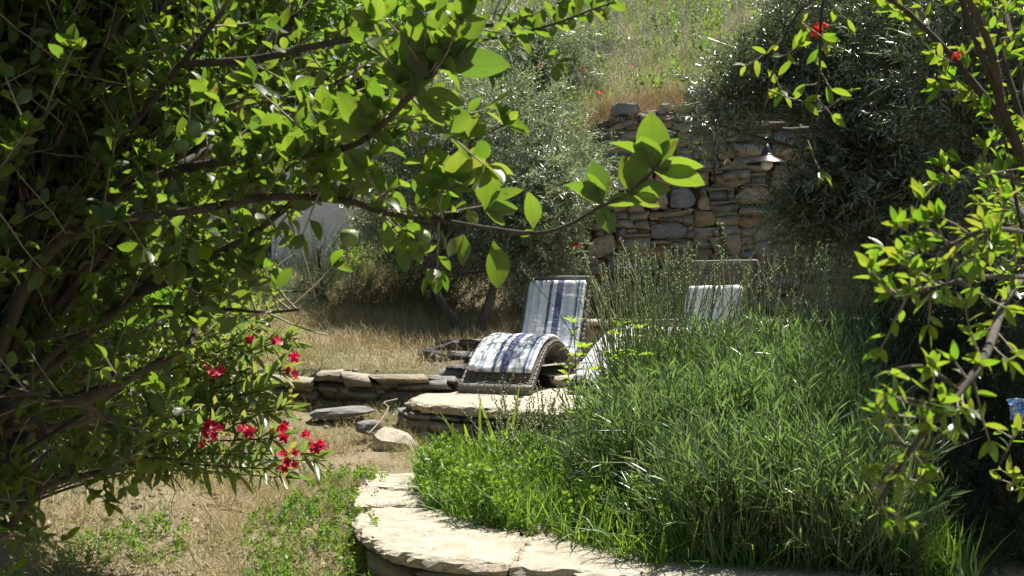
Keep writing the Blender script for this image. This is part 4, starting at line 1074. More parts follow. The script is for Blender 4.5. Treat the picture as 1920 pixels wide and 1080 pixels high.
# --- pomegranate at the right edge
g = Grow()
pom = empty('pomegranate_tree', (1.75, 2.9, -.4)); tag(pom, 'glossy green pomegranate tree close at the right edge with red flowers', 'tree')
V, T = tube(spline([(1.75, 2.9, -.45), (1.72, 2.9, .6), P(2050, 640, 2.9), P(1990, 480, 2.9)], 20), np.linspace(.06, .04, 20), 10)
link('trunk', mesh_np('trunk', V, T, smooth=True), M_bark, pom)
plimbs = [([(1990, 480, 2.9), (1940, 340, 2.9), (1880, 230, 2.9), (1820, 150, 2.9), (1770, 90, 2.9), (1700, 20, 2.9)], .015, .006, .05),
          ([(1880, 230, 2.9), (1860, 100, 2.8), (1800, -30, 2.7), (1740, -120, 2.7)], .012, .005, .05),
          ([(1700, 20, 2.9), (1600, -40, 2.7), (1545, 0, 2.6), (1535, 150, 2.6), (1512, 270, 2.6)], .006, .002, .046),
          ([(1600, -40, 2.7), (1500, 20, 2.6), (1450, 130, 2.6), (1425, 235, 2.6)], .004, .002, .042),
          ([(1990, 480, 2.9), (1900, 540, 2.5), (1850, 660, 2.2), (1800, 735, 2.05), (1740, 800, 2.0), (1690, 870, 2.0), (1640, 955, 2.0)], .012, .0022, .044),
          ([(1800, 735, 2.05), (1740, 690, 2.0), (1690, 690, 2.0), (1668, 700, 2.0)], .004, .002, .042),
          ([(1770, 765, 2.03), (1700, 748, 2.0), (1665, 745, 2.0)], .004, .002, .042),
          ([(1715, 838, 2.0), (1670, 830, 2.0), (1640, 835, 2.0)], .004, .002, .042),
          ([(1940, 440, 2.6), (1860, 430, 2.3), (1780, 460, 2.2), (1700, 490, 2.2)], .007, .002, .044),
          ([(1930, 520, 2.5), (1830, 520, 2.3), (1740, 545, 2.2), (1680, 560, 2.2)], .006, .002, .044),
          ([(1960, 700, 2.6), (1900, 820, 2.5), (1860, 900, 2.5)], .006, .002, .046),
          ([(1940, 340, 2.9), (1850, 330, 2.8), (1790, 345, 2.7)], .006, .002, .046)]
for ctrl, r0, r1, size in plimbs:
    kk_ = min(c[2] for c in ctrl) < 2.3
    if kk_: ctrl = [(c[0], c[1], c[2] * (.74 if c[2] < 2.35 else .87)) for c in ctrl]; size *= .76; r0 *= .75; r1 *= .75
    pts = spline([P(*c) for c in ctrl], 12 * len(ctrl)); g.limb(pts, r0, r1)
    L = np.linalg.norm(np.diff(pts, axis=0), axis=1).sum(); k = int(L / .048)
    for t in np.linspace(.2, 1, k):
        i = min(len(pts) - 2, int(t * (len(pts) - 1))); dd = nrm(pts[i + 1] - pts[i])
        g.twig(pts[i], dd * .6 + rng.normal(0, .5, 3) + np.array([0, 0, .2]), rng.uniform(.03, .12) * (.76 if kk_ else 1), size, rose=4, step=.027, r=.002)
for q in range(18):
    tx = rng.uniform(1840, 2600); ty = rng.uniform(-900, 700); Y1 = rng.uniform(2.8, 4.8)
    a_ = P(1990, 480, 2.9); c = P(tx, ty, Y1); pts = spline([a_, (a_ + c) / 2 + rng.normal(0, .15, 3), c], 24); g.limb(pts, .01, .003, 5)
    for t in np.linspace(.3, 1, int(np.linalg.norm(c - a_) / .06)):
        i = min(22, int(t * 23)); dd = nrm(pts[i + 1] - pts[i])
        g.twig(pts[i], dd * .5 + rng.normal(0, .6, 3) + np.array([0, 0, .1]), rng.uniform(.06, .22), .048, rose=4, step=.026, r=.002)
def pom_keep(px, py, p):
    lim = np.interp(py, [0, 60, 330, 400, 430, 600, 680, 830, 1000, 1080], [1420, 1400, 1380, 1480, 1640, 1600, 1640, 1610, 1590, 1900])
    thin = (px < 1620) & (py < 400) & (rng.random(len(px)) < .45)
    return (px > lim) & ~thin & ~((px > 1370) & (px < 1500) & (py > 225) & (py < 360))
p_ = rng.normal(0, 1, (1600, 3)); p_ = nrm(p_) * rng.uniform(.2, 1, (1600, 1)) * np.array([1.0, 1.5, 1.5]) + np.array([2.6, 1.2, 2.3])  # unseen leaf mass added outside the view to cut skylight on the twigs
k_ = ~((p_[:, 1] > 0) & (p_[:, 0] < p_[:, 1] * .46 + .2)) & (p_[:, 0] > .9)
o = baked('foliage', BUSHY, p_[k_], nrm(rng.normal(0, 1, (int(k_.sum()), 3))), side_n(int(k_.sum())), rng.uniform(.16, .26, int(k_.sum())), M_broad, pom); o['kind'] = 'stuff'
finish_tree(g, pom, POM, M_pom, 300, pom_keep)
def flower_mesh(name, n, r, cup, seed, mat):
    rr = np.random.default_rng(seed); parts = []
    for i in range(n):
        a_ = i * 6.283 / n + rr.normal(0, .15); ca, sa = math.cos(a_), math.sin(a_)
        lv, lf = blade_leaf(.75, lambda t: max(.15, math.sin(math.pi * min(.93, t * .8 + .12)) ** .7), -.15, -cup, rr.normal(0, .3), 3)
        v = lv * r
        x_, y_, z_ = v[:, 0], v[:, 1], v[:, 2]
        parts.append((np.stack([x_ * ca - y_ * sa, x_ * sa + y_ * ca, z_ + .15 * r], 1), lf))
    V, T = join(parts); me = mesh_np(name, V, T, smooth=True); me.materials.append(mat); return me
FL = [flower_mesh('flower', 5, .028, c, s, M_red) for s, c in ((1, .3), (2, .6), (3, .1))]
PF = [flower_mesh('flower', 6, .026, .9, 5, M_poppy)]
def orient(p, d, s):
    q = Vector(d).to_track_quat('Z', 'Y').to_matrix().to_4x4(); q.translation = Vector(p); return q @ Matrix.Diagonal((s, s, s, 1))
for fx_, fy_, fY, s_ in ((1532, 42, 2.6, .75), (1524, 54, 2.6, .6), (1792, 97, 2.7, .55)):
    link('flower', PF[0], None, pom, orient(P(fx_, fy_, fY), (.2, -.3, -.9), s_))

# --- oleander with crimson flowers
g = Grow()
base = np.array([-3.0, 6.5, float(Z(-3.0, 6.5))])
ole = empty('oleander', base); tag(ole, 'oleander bush with narrow leaves and crimson flowers at the lower left', 'shrub')
tips = [(560, 625, 5.4), (545, 690, 5.3), (480, 590, 5.5), (520, 570, 5.8), (430, 570, 5.5), (545, 765, 5.2), (590, 850, 5.1), (545, 880, 5.0), (395, 800, 5.1), (345, 860, 5.2), (415, 690, 5.4), (475, 790, 5.2),
        (510, 640, 5.5), (470, 690, 5.4), (500, 730, 5.3), (440, 760, 5.3), (530, 820, 5.1), (450, 850, 5.1), (380, 740, 5.4), (350, 680, 5.6), (400, 620, 5.6), (320, 780, 5.4), (300, 700, 5.7), (455, 640, 5.5),
        (250, 820, 5.5), (200, 760, 5.8), (150, 800, 5.8), (280, 850, 5.4), (500, 600, 5.7), (230, 640, 6.0)]
tips = tips + [(t_[0] + rng.normal(0, 22), t_[1] + rng.normal(0, 22), t_[2] + rng.uniform(0, .4)) for t_ in tips[:10]]
for tp in tips:
    c = P(*tp); m_ = base * .45 + c * .55 + np.array([-.05, .1, .12])
    pts = spline([base + rng.normal(0, .05, 3) * [1, 1, 0], m_, c], 30); g.wood.append(tube(pts, np.linspace(.009, .003, 30), 5))
    for t in np.linspace(.58, 1, 14):
        i = min(28, int(t * 29)); dd = nrm(pts[i + 1] - pts[i]); u = nrm(np.cross(dd, [0.1, .2, 1])); w = np.cross(dd, u); a0 = rng.random() * 6.28
        for j in range(4):
            a_ = a0 + j * 1.57; out = u * math.cos(a_) + w * math.sin(a_)
            g.leaf(pts[i], dd * (.3 + .6 * t) + out * .8 + np.array([0, 0, -.15 + .2 * rng.random()]), rng.uniform(.10, .15))
finish_tree(g, ole, LANCE, M_ole, 300, None, want_px=20)
for (fx_, fy_, n_, spr) in ((556, 668, 4, 9), (548, 705, 4, 10), (400, 805, 11, 20), (382, 835, 3, 6), (462, 800, 4, 10), (532, 810, 8, 13), (575, 812, 3, 6), (592, 838, 9, 13), (530, 852, 3, 8), (540, 876, 6, 9), (553, 852, 2, 6), (405, 700, 5, 14), (470, 636, 2, 5), (518, 640, 2, 6)):
    for _ in range(n_):
        p = P(fx_ + rng.normal(0, spr * .6), fy_ + rng.normal(0, spr * .6), 4.95 + rng.uniform(-.05, .1))
        link('flower', FL[rng.integers(0, 3)], None, ole, orient(p, rng.normal(0, .6, 3) + np.array([.2, -.7, .6]), rng.uniform(.6, .95)))

# ------------------------------------------------------------------ crowns of small sprigs
def crown(blobs, n, size, up=.3, jit=.55, shell=.35):
    """blobs: (px, py, Y, rx_px, ry_px, depth radius). Sprigs fill the ellipsoids, denser to the outside, and point outward."""
    P_, D_ = [], []
    vol = np.array([b_[3] * b_[4] * (b_[2] / 10) ** 2 for b_ in blobs], float) ** .9; vol /= vol.sum()
    for b_, v in zip(blobs, vol):
        k = int(n * v); c = P(b_[0], b_[1], b_[2]); rad = np.array([b_[3] / F * b_[2], b_[5], b_[4] / F * b_[2]])
        q = nrm(rng.normal(0, 1, (k, 3))); r_ = rng.uniform(shell, 1, k) ** .6
        P_.append(c + q * r_[:, None] * rad); D_.append(nrm(q * .7 + np.array([0, 0, up]) + rng.normal(0, jit, (k, 3))))
    P_, D_ = np.concatenate(P_), np.concatenate(D_); N = len(P_)
    return P_, D_, nrm(rng.normal(0, .6, (N, 3)) + np.array([0, 0, 1])), rng.uniform(size[0], size[1], N)
def limbs_for(blobs, foot, rad, extra=(), k=4):
    out = []
    for b_ in blobs:
        c = P(b_[0], b_[1], b_[2])
        m_ = foot * .5 + c * .5 + rng.normal(0, .12, 3)
        out.append(tube(spline([foot, m_, c], 14), np.linspace(rad, rad * .3, 14), 6))
        for _ in range(k):
            e = c + nrm(rng.normal(0, 1, 3)) * np.array([b_[3] / F * b_[2], b_[5], b_[4] / F * b_[2]]) * .8
            out.append(tube(spline([c, (c + e) / 2 + rng.normal(0, .05, 3), e], 8), np.linspace(rad * .3, rad * .08, 8), 4, False))
    return out
def sprig_tree(name, label, cat, foot, trunk_ctrl, r0, r1, blobs, n, size, tm, mat, group=None, up=.3, jit=.55, keep=None, limbr=None, crownname='crown', stems=None):
    root = empty(name, foot); tag(root, label, cat, group)
    for ctrl in (stems or [trunk_ctrl]):
        V, T = tube(spline(ctrl, 24), np.linspace(r0, r1, 24), 10)
        V = V + np.array([[.15 * r0 * noise.noise(Vector(v * 14)), .15 * r0 * noise.noise(Vector(v * 14 + np.array([5, 0, 0]))), 0] for v in V])
        link('trunk', mesh_np('trunk', V, T, smooth=True), M_bark, root)
    top = np.array((stems or [trunk_ctrl])[0][-1], float)
    V, T = join(limbs_for(blobs, top, limbr or r1)); link('limbs', mesh_np('limbs', V, T, smooth=True), M_bark, root)
    p, d, nn, s = crown(blobs, n, size, up, jit)
    if keep is not None:
        px = 960 + p[:, 0] / p[:, 1] * F; py = 540 - (p[:, 2] - EYE) / p[:, 1] * F; k = keep(px, py)
        p, d, nn, s = p[k], d[k], nn[k], s[k]
    o = baked(crownname, tm, p, d, nn, s, mat, root)
    return root

zt = lambda px, Y: float(Z((px - 960) / F * Y, Y))
# central olive with two stems
sprig_tree('olive_tree', 'silvery olive tree with two thin leaning stems behind the striped lounger', 'tree', P(875, 640, 11.0), None, .05, .03,
           [(810, 460, 12.8, 80, 60, .4), (900, 440, 12.2, 110, 90, .6), (870, 330, 12.6, 130, 110, .7), (980, 470, 11.8, 80, 70, .5), (1010, 380, 12, 90, 90, .6), (960, 260, 12.2, 120, 100, .7), (760, 400, 13, 80, 70, .5), (850, 240, 12.8, 100, 90, .6), (1060, 330, 12.2, 60, 50, .4), (1065, 325, 10.5, 50, 22, .2), (1010, 510, 11.9, 40, 40, .3)],
           4200, (.26, .42), OLIVE, M_olive, 'olive trees', limbr=.016, keep=lambda px, py: ~((py > 515) & (px > 770) & (px < 975)), stems=[[P(868, 655, 11), P(850, 600, 11), P(825, 560, 11.1), P(800, 500, 11.2)], [P(888, 655, 11), P(905, 600, 11.05), P(925, 540, 11.2), P(945, 450, 11.5), P(950, 330, 11.9)]])
sprig_tree('olive_tree', 'slender olive tree standing higher on the slope, right behind the two-stemmed one', 'tree', (P(1010, 300, 15.2)[0], 15.2, zt(1010, 15.2)),
           [(P(1010, 300, 15.2)[0], 15.2, zt(1010, 15.2) - .1), P(1005, 280, 15.1), P(1015, 180, 15), P(1020, 80, 15)], .06, .03,
           [(1010, 250, 15, 80, 70, .6), (1030, 160, 15, 80, 80, .6), (980, 130, 15, 60, 50, .5), (1020, 70, 15.2, 50, 50, .5)], 1200, (.3, .46), OLIVE, M_olive, 'olive trees')
sprig_tree('olive_tree', 'wide low olive tree on the slope above and left of the two-stemmed one', 'tree', (P(840, 330, 16.5)[0], 16.5, zt(840, 16.5)),
           [(P(840, 330, 16.5)[0], 16.5, zt(840, 16.5) - .1), P(840, 250, 16.5), P(845, 200, 16.5)], .06, .03,
           [(840, 190, 16.3, 90, 60, .7), (760, 240, 16, 80, 70, .7), (900, 150, 16.6, 90, 50, .7), (830, 290, 16, 90, 60, .6), (760, 330, 15.5, 60, 60, .5), (920, 90, 17, 90, 50, .6), (700, 180, 16, 60, 60, .5)], 1900, (.3, .48), OLIVE, M_olive, 'olive trees')
# big olive at the right
sprig_tree('olive_tree', 'large dense olive tree at the right, partly hiding the wall lamp', 'tree', (3.75, 8.8, zt(1900, 8.8)),
           [(3.75, 8.8, .2), (3.7, 8.7, 1.0), P(1850, 440, 8.8), P(1800, 330, 8.9)], .10, .06,
           [(1680, 340, 9.6, 90, 90, .6), (1640, 210, 9.7, 100, 90, .5), (1530, 100, 9.8, 100, 80, .5), (1660, 130, 9.6, 120, 110, .7), (1580, 10, 9.8, 130, 90, .6), (1760, 250, 9, 140, 150, .8), (1780, 80, 9, 160, 130, .8), (1750, 400, 9, 110, 110, .7), (1870, 420, 8.6, 120, 130, .7), (1690, 470, 9.2, 70, 60, .5), (1900, 200, 8.4, 120, 200, .8),
            *[(1370, 180, 9.6, 44, 26, .2), (1330, 230, 9.6, 34, 16, .15), (1425, 150, 9.7, 55, 45, .3), (1520, 180, 9.7, 50, 50, .3), (1530, 300, 9.6, 40, 40, .2), (1500, 345, 9.5, 60, 16, .12), (1510, 400, 9.5, 60, 20, .12), (1560, 430, 9.6, 60, 40, .2), (1600, 330, 9.6, 50, 60, .3)] * 2, (1640, 540, 9.2, 45, 35, .3),
            (1940, -200, 6.8, 160, 150, .8), (2060, 250, 7.2, 150, 250, .9), (1870, 100, 7.4, 110, 110, .4), (1940, -60, 6.9, 120, 140, .6), (1840, 300, 7.4, 90, 90, .4), (1900, 480, 6.9, 90, 110, .5), (1740, -20, 8.4, 110, 90, .4), (1700, 130, 8.6, 90, 90, .4), (1600, 300, 9.0, 70, 60, .3), (1780, 180, 7.6, 80, 90, .3)],
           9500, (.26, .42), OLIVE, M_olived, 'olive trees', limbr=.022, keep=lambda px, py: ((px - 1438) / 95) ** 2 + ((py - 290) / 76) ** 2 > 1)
# deep green shrub filling the right, in the shade
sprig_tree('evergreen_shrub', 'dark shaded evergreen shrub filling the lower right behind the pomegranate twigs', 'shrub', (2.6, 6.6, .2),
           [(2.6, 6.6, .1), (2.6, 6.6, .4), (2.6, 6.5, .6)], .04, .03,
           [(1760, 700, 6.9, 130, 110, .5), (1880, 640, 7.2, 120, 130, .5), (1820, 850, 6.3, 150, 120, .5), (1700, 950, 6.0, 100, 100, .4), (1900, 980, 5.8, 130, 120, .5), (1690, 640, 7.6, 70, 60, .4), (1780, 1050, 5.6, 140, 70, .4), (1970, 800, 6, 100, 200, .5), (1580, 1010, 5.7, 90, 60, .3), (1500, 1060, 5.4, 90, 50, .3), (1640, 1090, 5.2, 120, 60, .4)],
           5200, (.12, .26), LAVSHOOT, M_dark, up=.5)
sprig_tree('bay_shrub', 'bright broad-leaved shrub behind the large olive at the right edge', 'shrub', (4.9, 11, 1.0), [(4.9, 11, .8), (4.8, 11, 1.4), (4.7, 11, 1.8)], .05, .03,
           [(1850, 400, 10.8, 120, 90, .6), (1900, 520, 10.8, 110, 90, .6), (1760, 480, 10.5, 90, 70, .5)], 1500, (.16, .3), BUSHY, M_broad)
# background trees at the left behind the apple
for (nm, lb, blobs, n_, foot, mt) in (
    ('leafy_tree', 'sunlit leafy tree behind the apple branches, beside the low white house', [(460, 220, 14.5, 110, 80, .8), (580, 190, 16, 80, 70, .7), (430, 260, 14, 100, 60, .8), (500, 0, 15, 160, 90, 1.0), (680, 20, 16, 90, 60, .8), (600, 90, 15, 130, 90, 1.0), (740, 110, 16, 80, 70, .7)], 1900, (P(450, 500, 14.8)[0], 14.8, zt(450, 14.8)), M_broad),
    ('leafy_tree', 'dense green tree at the far left behind the nearest branches', [(150, 300, 10, 170, 180, 1.0), (20, 500, 9.5, 130, 140, .9), (250, 120, 11, 180, 160, 1.0), (60, 80, 10, 160, 160, 1.0), (260, 450, 10.2, 110, 90, .7), (-150, 250, 10, 200, 300, 1.2), (100, -200, 10, 300, 200, 1.2)], 4200, (P(60, 800, 10)[0], 10, zt(60, 10)), M_broad),
    ('leafy_shrub', 'green shrub under the far left tree, left of the oleander', [(60, 680, 8, 140, 110, .6), (210, 640, 8.6, 110, 80, .6), (330, 560, 9.5, 80, 60, .5), (-40, 820, 7.5, 130, 110, .5)], 1600, (P(100, 800, 8)[0], 8, zt(100, 8)), M_broad),
    ('dark_tree', 'dark evergreen tree beside the upper white house', [(760, -20, 24, 90, 50, 1.0), (700, -60, 24, 120, 80, 1.0), (1150, -40, 26, 120, 40, 1.0), (1400, -60, 27, 200, 50, 1.0)], 1300, (P(760, 200, 24)[0], 24, zt(760, 24)), M_dark)):
    f_ = np.array(foot); sprig_tree(nm, lb, 'shrub' if 'shrub' in nm else 'tree', foot, [f_ - [0, 0, .1], f_ + [0, 0, .6], f_ + [.1, 0, 1.3]], .08, .05, blobs, n_, (.2, .42), BUSHY, mt)
# rosemary-like shrub in front of the white wall
sprig_tree('rosemary_bush', 'feathery rosemary bush with reddish tips between the white wall and the dry terrace', 'shrub', P(600, 590, 13), [P(600, 600, 13), P(600, 570, 13), P(605, 550, 13)], .03, .02,
           [(560, 540, 13, 70, 40, .4), (640, 545, 13, 60, 35, .4), (520, 580, 12.4, 60, 30, .4), (600, 480, 13.2, 30, 40, .2)], 750, (.18, .34), ROSEM, M_sage, up=.7)
sprig_tree('rosemary_bush', 'low olive-green bush under the two-stemmed olive, at its left', 'shrub', P(740, 560, 14), [P(740, 570, 14), P(740, 550, 14), P(740, 540, 14)], .03, .02,
           [(740, 520, 14, 70, 45, .5), (660, 520, 15.5, 60, 30, .5)], 700, (.2, .36), ROSEM, M_lav, up=.6)
# silvery sage on the meadow slope
for (lb, px_, py_, Y_, rx_, ry_) in (('silver grey sage bush beside the top of the slender olive', 1100, 130, 17, 70, 45), ('silver grey sage bush in the meadow just left of the retaining wall top', 1090, 215, 15, 55, 40),
                                    ('pale feathery bush in the high meadow under the upper house', 1210, 60, 21, 80, 35), ('pale bush in the high meadow above the capstone', 1320, 50, 21, 70, 35), ('small silver bush at the left end of the retaining wall', 1120, 290, 13.4, 30, 40)):
    sprig_tree('sage_bush', lb, 'shrub', P(px_, py_ + ry_, Y_), [P(px_, py_ + ry_ + 5, Y_), P(px_, py_ + ry_ * .5, Y_), P(px_, py_, Y_)], .02, .01, [(px_, py_, Y_, rx_, ry_, .4)], 420, (.2, .36), LAVSHOOT, M_sage, 'sage bushes in the meadow', up=.9)

# ------------------------------------------------------------------ lavender and grass bed in front of the loungers
GLV = 'lavender bushes in the bed before the loungers'
lav = [('tall lavender bush with pale stalks right of the striped lounger', 1235, 7.2, 75, .48, 1.25, 900, 150),
       ('tallest lavender bush in front of the half hidden lounger', 1345, 7.4, 100, .45, 1.25, 1000, 60),
       ('lavender bush to the right of the half hidden lounger', 1480, 7.5, 110, .54, 1.15, 1100, 110),
       ('lavender bush at the right end of the bed beside the dark shrub', 1600, 7.3, 90, .58, .8, 800, 60),
       ('grey-green lavender clump at the near left of the bed', 1190, 6.2, 85, .40, .5, 700, 30),
       ('wide lavender clump at the near centre of the bed above the path', 1340, 6.1, 120, .50, .5, 1200, 40),
       ('shaded lavender clump at the near right of the bed', 1510, 6.0, 120, .52, .4, 1100, 20),
       ('middle lavender clump between the tallest bush and the near centre one', 1400, 6.8, 110, .62, .6, 1100, 60),
       ('middle lavender clump at the left, behind the near grey-green one', 1265, 6.7, 85, .44, .6, 900, 60),
       ('middle lavender clump at the right, in half shade', 1540, 6.7, 105, .62, .5, 1000, 40),
       ('lowest lavender clump hanging over the stone path', 1370, 5.45, 120, .30, .3, 800, 10),
       ('dark low lavender clump at the very bottom of the bed on the right', 1560, 5.3, 140, .32, .3, 900, 10)]
for lb, px_, Y_, rx_, h_, sth, n_, ns in lav:
    n_ = int(n_ * .55)
    h_ *= 1.04
    pass
    ns = int(ns * 2.6)
    cx = (px_ - 960) / F * Y_; z0 = float(Z(cx, Y_)); rw = rx_ / F * Y_ * 1.1
    root = empty('lavender_bush', (cx, Y_, z0)); tag(root, lb, 'lavender', GLV)
    a_ = rng.random(n_) * 6.283; q = np.sqrt(rng.random(n_)); hh = rng.uniform(.05, 1, n_) ** .7
    wide = np.sqrt(np.clip(1 - (hh * .92) ** 2.2, 0, 1)) * .75 + .25
    p = np.stack([cx + np.cos(a_) * q * rw * wide, Y_ + np.sin(a_) * q * .42 * wide, z0 + hh * h_ * 1.0], 1)
    d = np.stack([np.cos(a_) * q * .45, np.sin(a_) * q * .45, np.full(n_, 1.0)], 1) + rng.normal(0, .28, (n_, 3))
    baked('foliage', LAVSHOOT, p, d, side_n(n_), rng.uniform(.2, .46, n_), M_lav, root)
    nb = n_ * 3; a_ = rng.random(nb) * 6.283; q = np.sqrt(rng.random(nb))
    p = np.stack([cx + np.cos(a_) * q * rw * 1.05, Y_ + np.sin(a_) * q * .42, z0 + rng.uniform(0, .75, nb) * h_], 1)
    d = np.stack([np.cos(a_) * q * .3, np.sin(a_) * q * .3, np.full(nb, 1.0)], 1) + rng.normal(0, .2, (nb, 3))
    baked('blades', FINE, p, d, side_n(nb), rng.uniform(.26, .52, nb) * min(1, h_ / .55), M_lav, root)
    nc = int(n_ * (.75 if Y_ > 6.5 else .3)); a_ = rng.random(nc) * 6.283; q = np.sqrt(rng.random(nc))
    p = np.stack([cx + np.cos(a_) * q * rw * 1.05, Y_ + np.sin(a_) * q * .42, z0 + rng.uniform(.2, .85, nc) * h_], 1)
    d = np.stack([np.cos(a_) * q * .35, np.sin(a_) * q * .3, np.full(nc, 1.0)], 1) + rng.normal(0, .18, (nc, 3))
    baked('pale_stems', FINE, p, d, side_n(nc), rng.uniform(.3, .62, nc), M_lavstalk, root)
    nd = int(n_ * .12); a_ = rng.random(nd) * 6.283; q = np.sqrt(rng.random(nd))
    baked('dead_stems', FINE, np.stack([cx + np.cos(a_) * q * rw, Y_ + np.sin(a_) * q * .4, z0 + rng.uniform(.1, .8, nd) * h_], 1), up_dirs(nd, .5), side_n(nd), rng.uniform(.25, .5, nd), M_straw, root)
    a_ = rng.random(ns) * 6.283; q = np.sqrt(rng.random(ns))
    p = np.stack([cx + np.cos(a_) * q * rw, Y_ + np.sin(a_) * q * .4, np.full(ns, z0 + h_ * .45)], 1)
    d = np.stack([np.cos(a_) * q * .28 + .08, np.sin(a_) * q * .28, np.full(ns, 1.0)], 1) + rng.normal(0, .10, (ns, 3))
    qx = 960 + p[:, 0] / p[:, 1] * F; kk_ = ~((qx > 1262) & (qx < 1425)) | (rng.random(ns) < .28); p, d = p[kk_], d[kk_]; ns = len(p)
    baked('flower_stalks', LSTALK, p, d, side_n(ns), rng.uniform(.45, 1.0, ns) * sth, M_lavstalk, root)['kind'] = 'stuff'
    V, T = join([tube([(cx + .1 * math.cos(t), Y_ + .1 * math.sin(t), z0 - .02), (cx + .25 * math.cos(t), Y_ + .2 * math.sin(t), z0 + h_ * .5)], [.01, .004], 5) for t in np.linspace(0, 5.5, 7)])
    link('woody_stems', mesh_np('woody_stems', V, T), M_bark, root)

# weeds at the near edge of the bed
def bed(x, y): return (y > path_front(x) + np.clip(.95 - .75 * (x + .3), .28, 1.0) + .06 * np.sin(x * 9)) & (x > -.52 + .06 * np.sin(y * 5)) & (y < 7.75 + .45 * np.clip(x - .1, 0, 1.2))
x, y = scatter(9000, -.6, 1.1, 5.2, 8.25, bed); k = noise2(x, y, 2.5, 71) + rng.normal(0, .12, len(x)) > -.08; x, y = x[k], y[k]; n = len(x); zz_ = Z(x, y) + rng.uniform(0, .16, n) * (1.2 + 1.5 * noise2(x, y, 2, 3))
o = baked('weeds', BUSHY, np.stack([x, y, zz_], 1), up_dirs(n, .45), side_n(n), rng.uniform(.07, .15, n), M_weed); tag(o, 'bright green leafy weeds spilling over the back edge of the stone path', 'weeds', kind='stuff')
x, y = scatter(20000, -.6, 2.0, 5.0, 8.3, bed); n = len(x)
o = baked('grass', BLADES, np.stack([x, y, Z(x, y)], 1), up_dirs(n, .32), side_n(n), rng.uniform(.12, .38, n), M_weed); tag(o, 'green grass growing between the weeds and the lavender bed', 'grass', kind='stuff')
x, y = scatter(260, -.1, .9, 6.6, 8.2, bed); n = len(x)
o = baked('grass', OAT, np.stack([x, y, Z(x, y)], 1), up_dirs(n, .3, (.15, 0, 0)), side_n(n), rng.uniform(.4, .7, n), M_lavstalk); tag(o, 'arching grass stems with seed heads in front of the stone platform', 'grass', kind='stuff')
x, y = scatter(3800, -.95, 2.4, 4.9, 6.9, lambda x, y: (y > path_front(x) + np.clip(.85 - .75 * (x + .3), .2, .9)) & (y < path_front(x) + np.clip(1.15 - .75 * (x + .3), .5, 1.2)) & (x > -.5)); n = len(x)
o = baked('grass', BLADES, np.stack([x, y, Z(x, y) + .03], 1), up_dirs(n, .8), side_n(n), rng.uniform(.04, .12, n), M_strawg); tag(o, 'low dry and green fringe along the back edge of the path', 'grass', kind='stuff')
x, y = scatter(1200, -1.25, -.62, 4.6, 7.4, lambda x, y: (x < -.80 - .1 * np.sin(y * 6)) | (y < path_front(x) - .02)); n = len(x)
k = noise2(x, y, 2.2, 17) > -.1; x, y = x[k], y[k]; n = len(x)
o = baked('weeds', BUSHY, np.stack([x, y, Z(x, y) + rng.uniform(0, .06, n)], 1), up_dirs(n, .6), side_n(n), rng.uniform(.05, .11, n), M_weed); tag(o, 'green weeds along the left edge of the stone path', 'weeds', kind='stuff')
x, y = scatter(1300, -3, -1, 4.6, 6.6); n = len(x); k = noise2(x, y, 1.4, 23) > .12; x, y = x[k], y[k]; n = len(x)
o = baked('weeds', BUSHY, np.stack([x, y, Z(x, y) + rng.uniform(0, .05, n)], 1), up_dirs(n, .6), side_n(n), rng.uniform(.05, .10, n), M_weed); tag(o, 'scattered small weeds in the straw at the bottom left', 'weeds', kind='stuff')

# broad-bladed plant in front of the platform
ir = empty('iris_plant', P(890, 860, 7.6)); tag(ir, 'clump of broad upright green blades in front of the stone platform', 'plant')
BB = [grass_blade(b_, .06, 6, .3) for b_ in (.1, .35, .8)]
bbm = []
for tv, tf in BB:
    me = mesh_np('blade', tv, tf, smooth=True); me.materials.append(M_verb); bbm.append(me)
for (bx, by, tx, ty, kk) in ((878, 850, 815, 762, 1), (885, 850, 865, 775, 2), (900, 850, 899, 738, 0), (935, 850, 897, 742, 0), (948, 850, 955, 770, 0), (955, 850, 972, 700, 1), (910, 860, 930, 790, 2), (860, 860, 830, 800, 1)):
    p, q = P(bx, by, 7.6), P(tx, ty, 7.55); d = q - p; L = np.linalg.norm(d)
    Mx = frames(d[None], np.array([[rng.normal(0, .4), -1, .2]]))[0]
    M = Matrix(Mx.tolist()).to_4x4() @ Matrix.Diagonal((.5, L * 1.02, L * .3, 1)); M.translation = Vector(p); link('blade', bbm[kk], None, ir, M)

# bright opposite-leaved weed in front of the loungers
g = Grow(); vb_ = empty('leafy_weed', (P(1110, 700, 6.7)[0], 6.7, .2)); tag(vb_, 'light green weed with pointed leaf pairs standing in front of the loungers', 'plant')
for (bx, tx, ty) in ((1090, 1075, 590), (1120, 1090, 640), (1140, 1165, 595), (1150, 1150, 660), (1160, 1195, 600), (1100, 1060, 680)):
    p0 = P(bx, 900, 6.7); p1 = P(tx, ty, 6.7); pts = spline([p0, (p0 + p1) / 2 + rng.normal(0, .02, 3), p1], 20); g.tw.append(tube(pts, np.linspace(.005, .0025, 20), 5))
    for k_, t in enumerate((.62, .74, .84, .92, .97, 1.0)):
        i = min(18, int(t * 19)); a0 = k_ * 1.57 + rng.normal(0, .2)
        for s_ in (0, math.pi):
            out = np.array([math.cos(a0 + s_), math.sin(a0 + s_) * .8, .25 + .5 * (t > .95)]); g.leaf(pts[i], out, rng.uniform(.09, .125) * (1 - .3 * (t > .95)))
finish_tree(g, vb_, LANCEW, M_verb, 300, None, twmat=M_greenstem, want_px=8) if False else None
p_, d_, n_, s_ = map(np.array, (g.p, g.d, g.n, g.s)); lm = []
for tv, tf in LANCEW:
    me = mesh_np('leaf', tv, tf, smooth=True); me.materials.append(M_verb); lm.append(me)
Mx = frames(d_, n_)
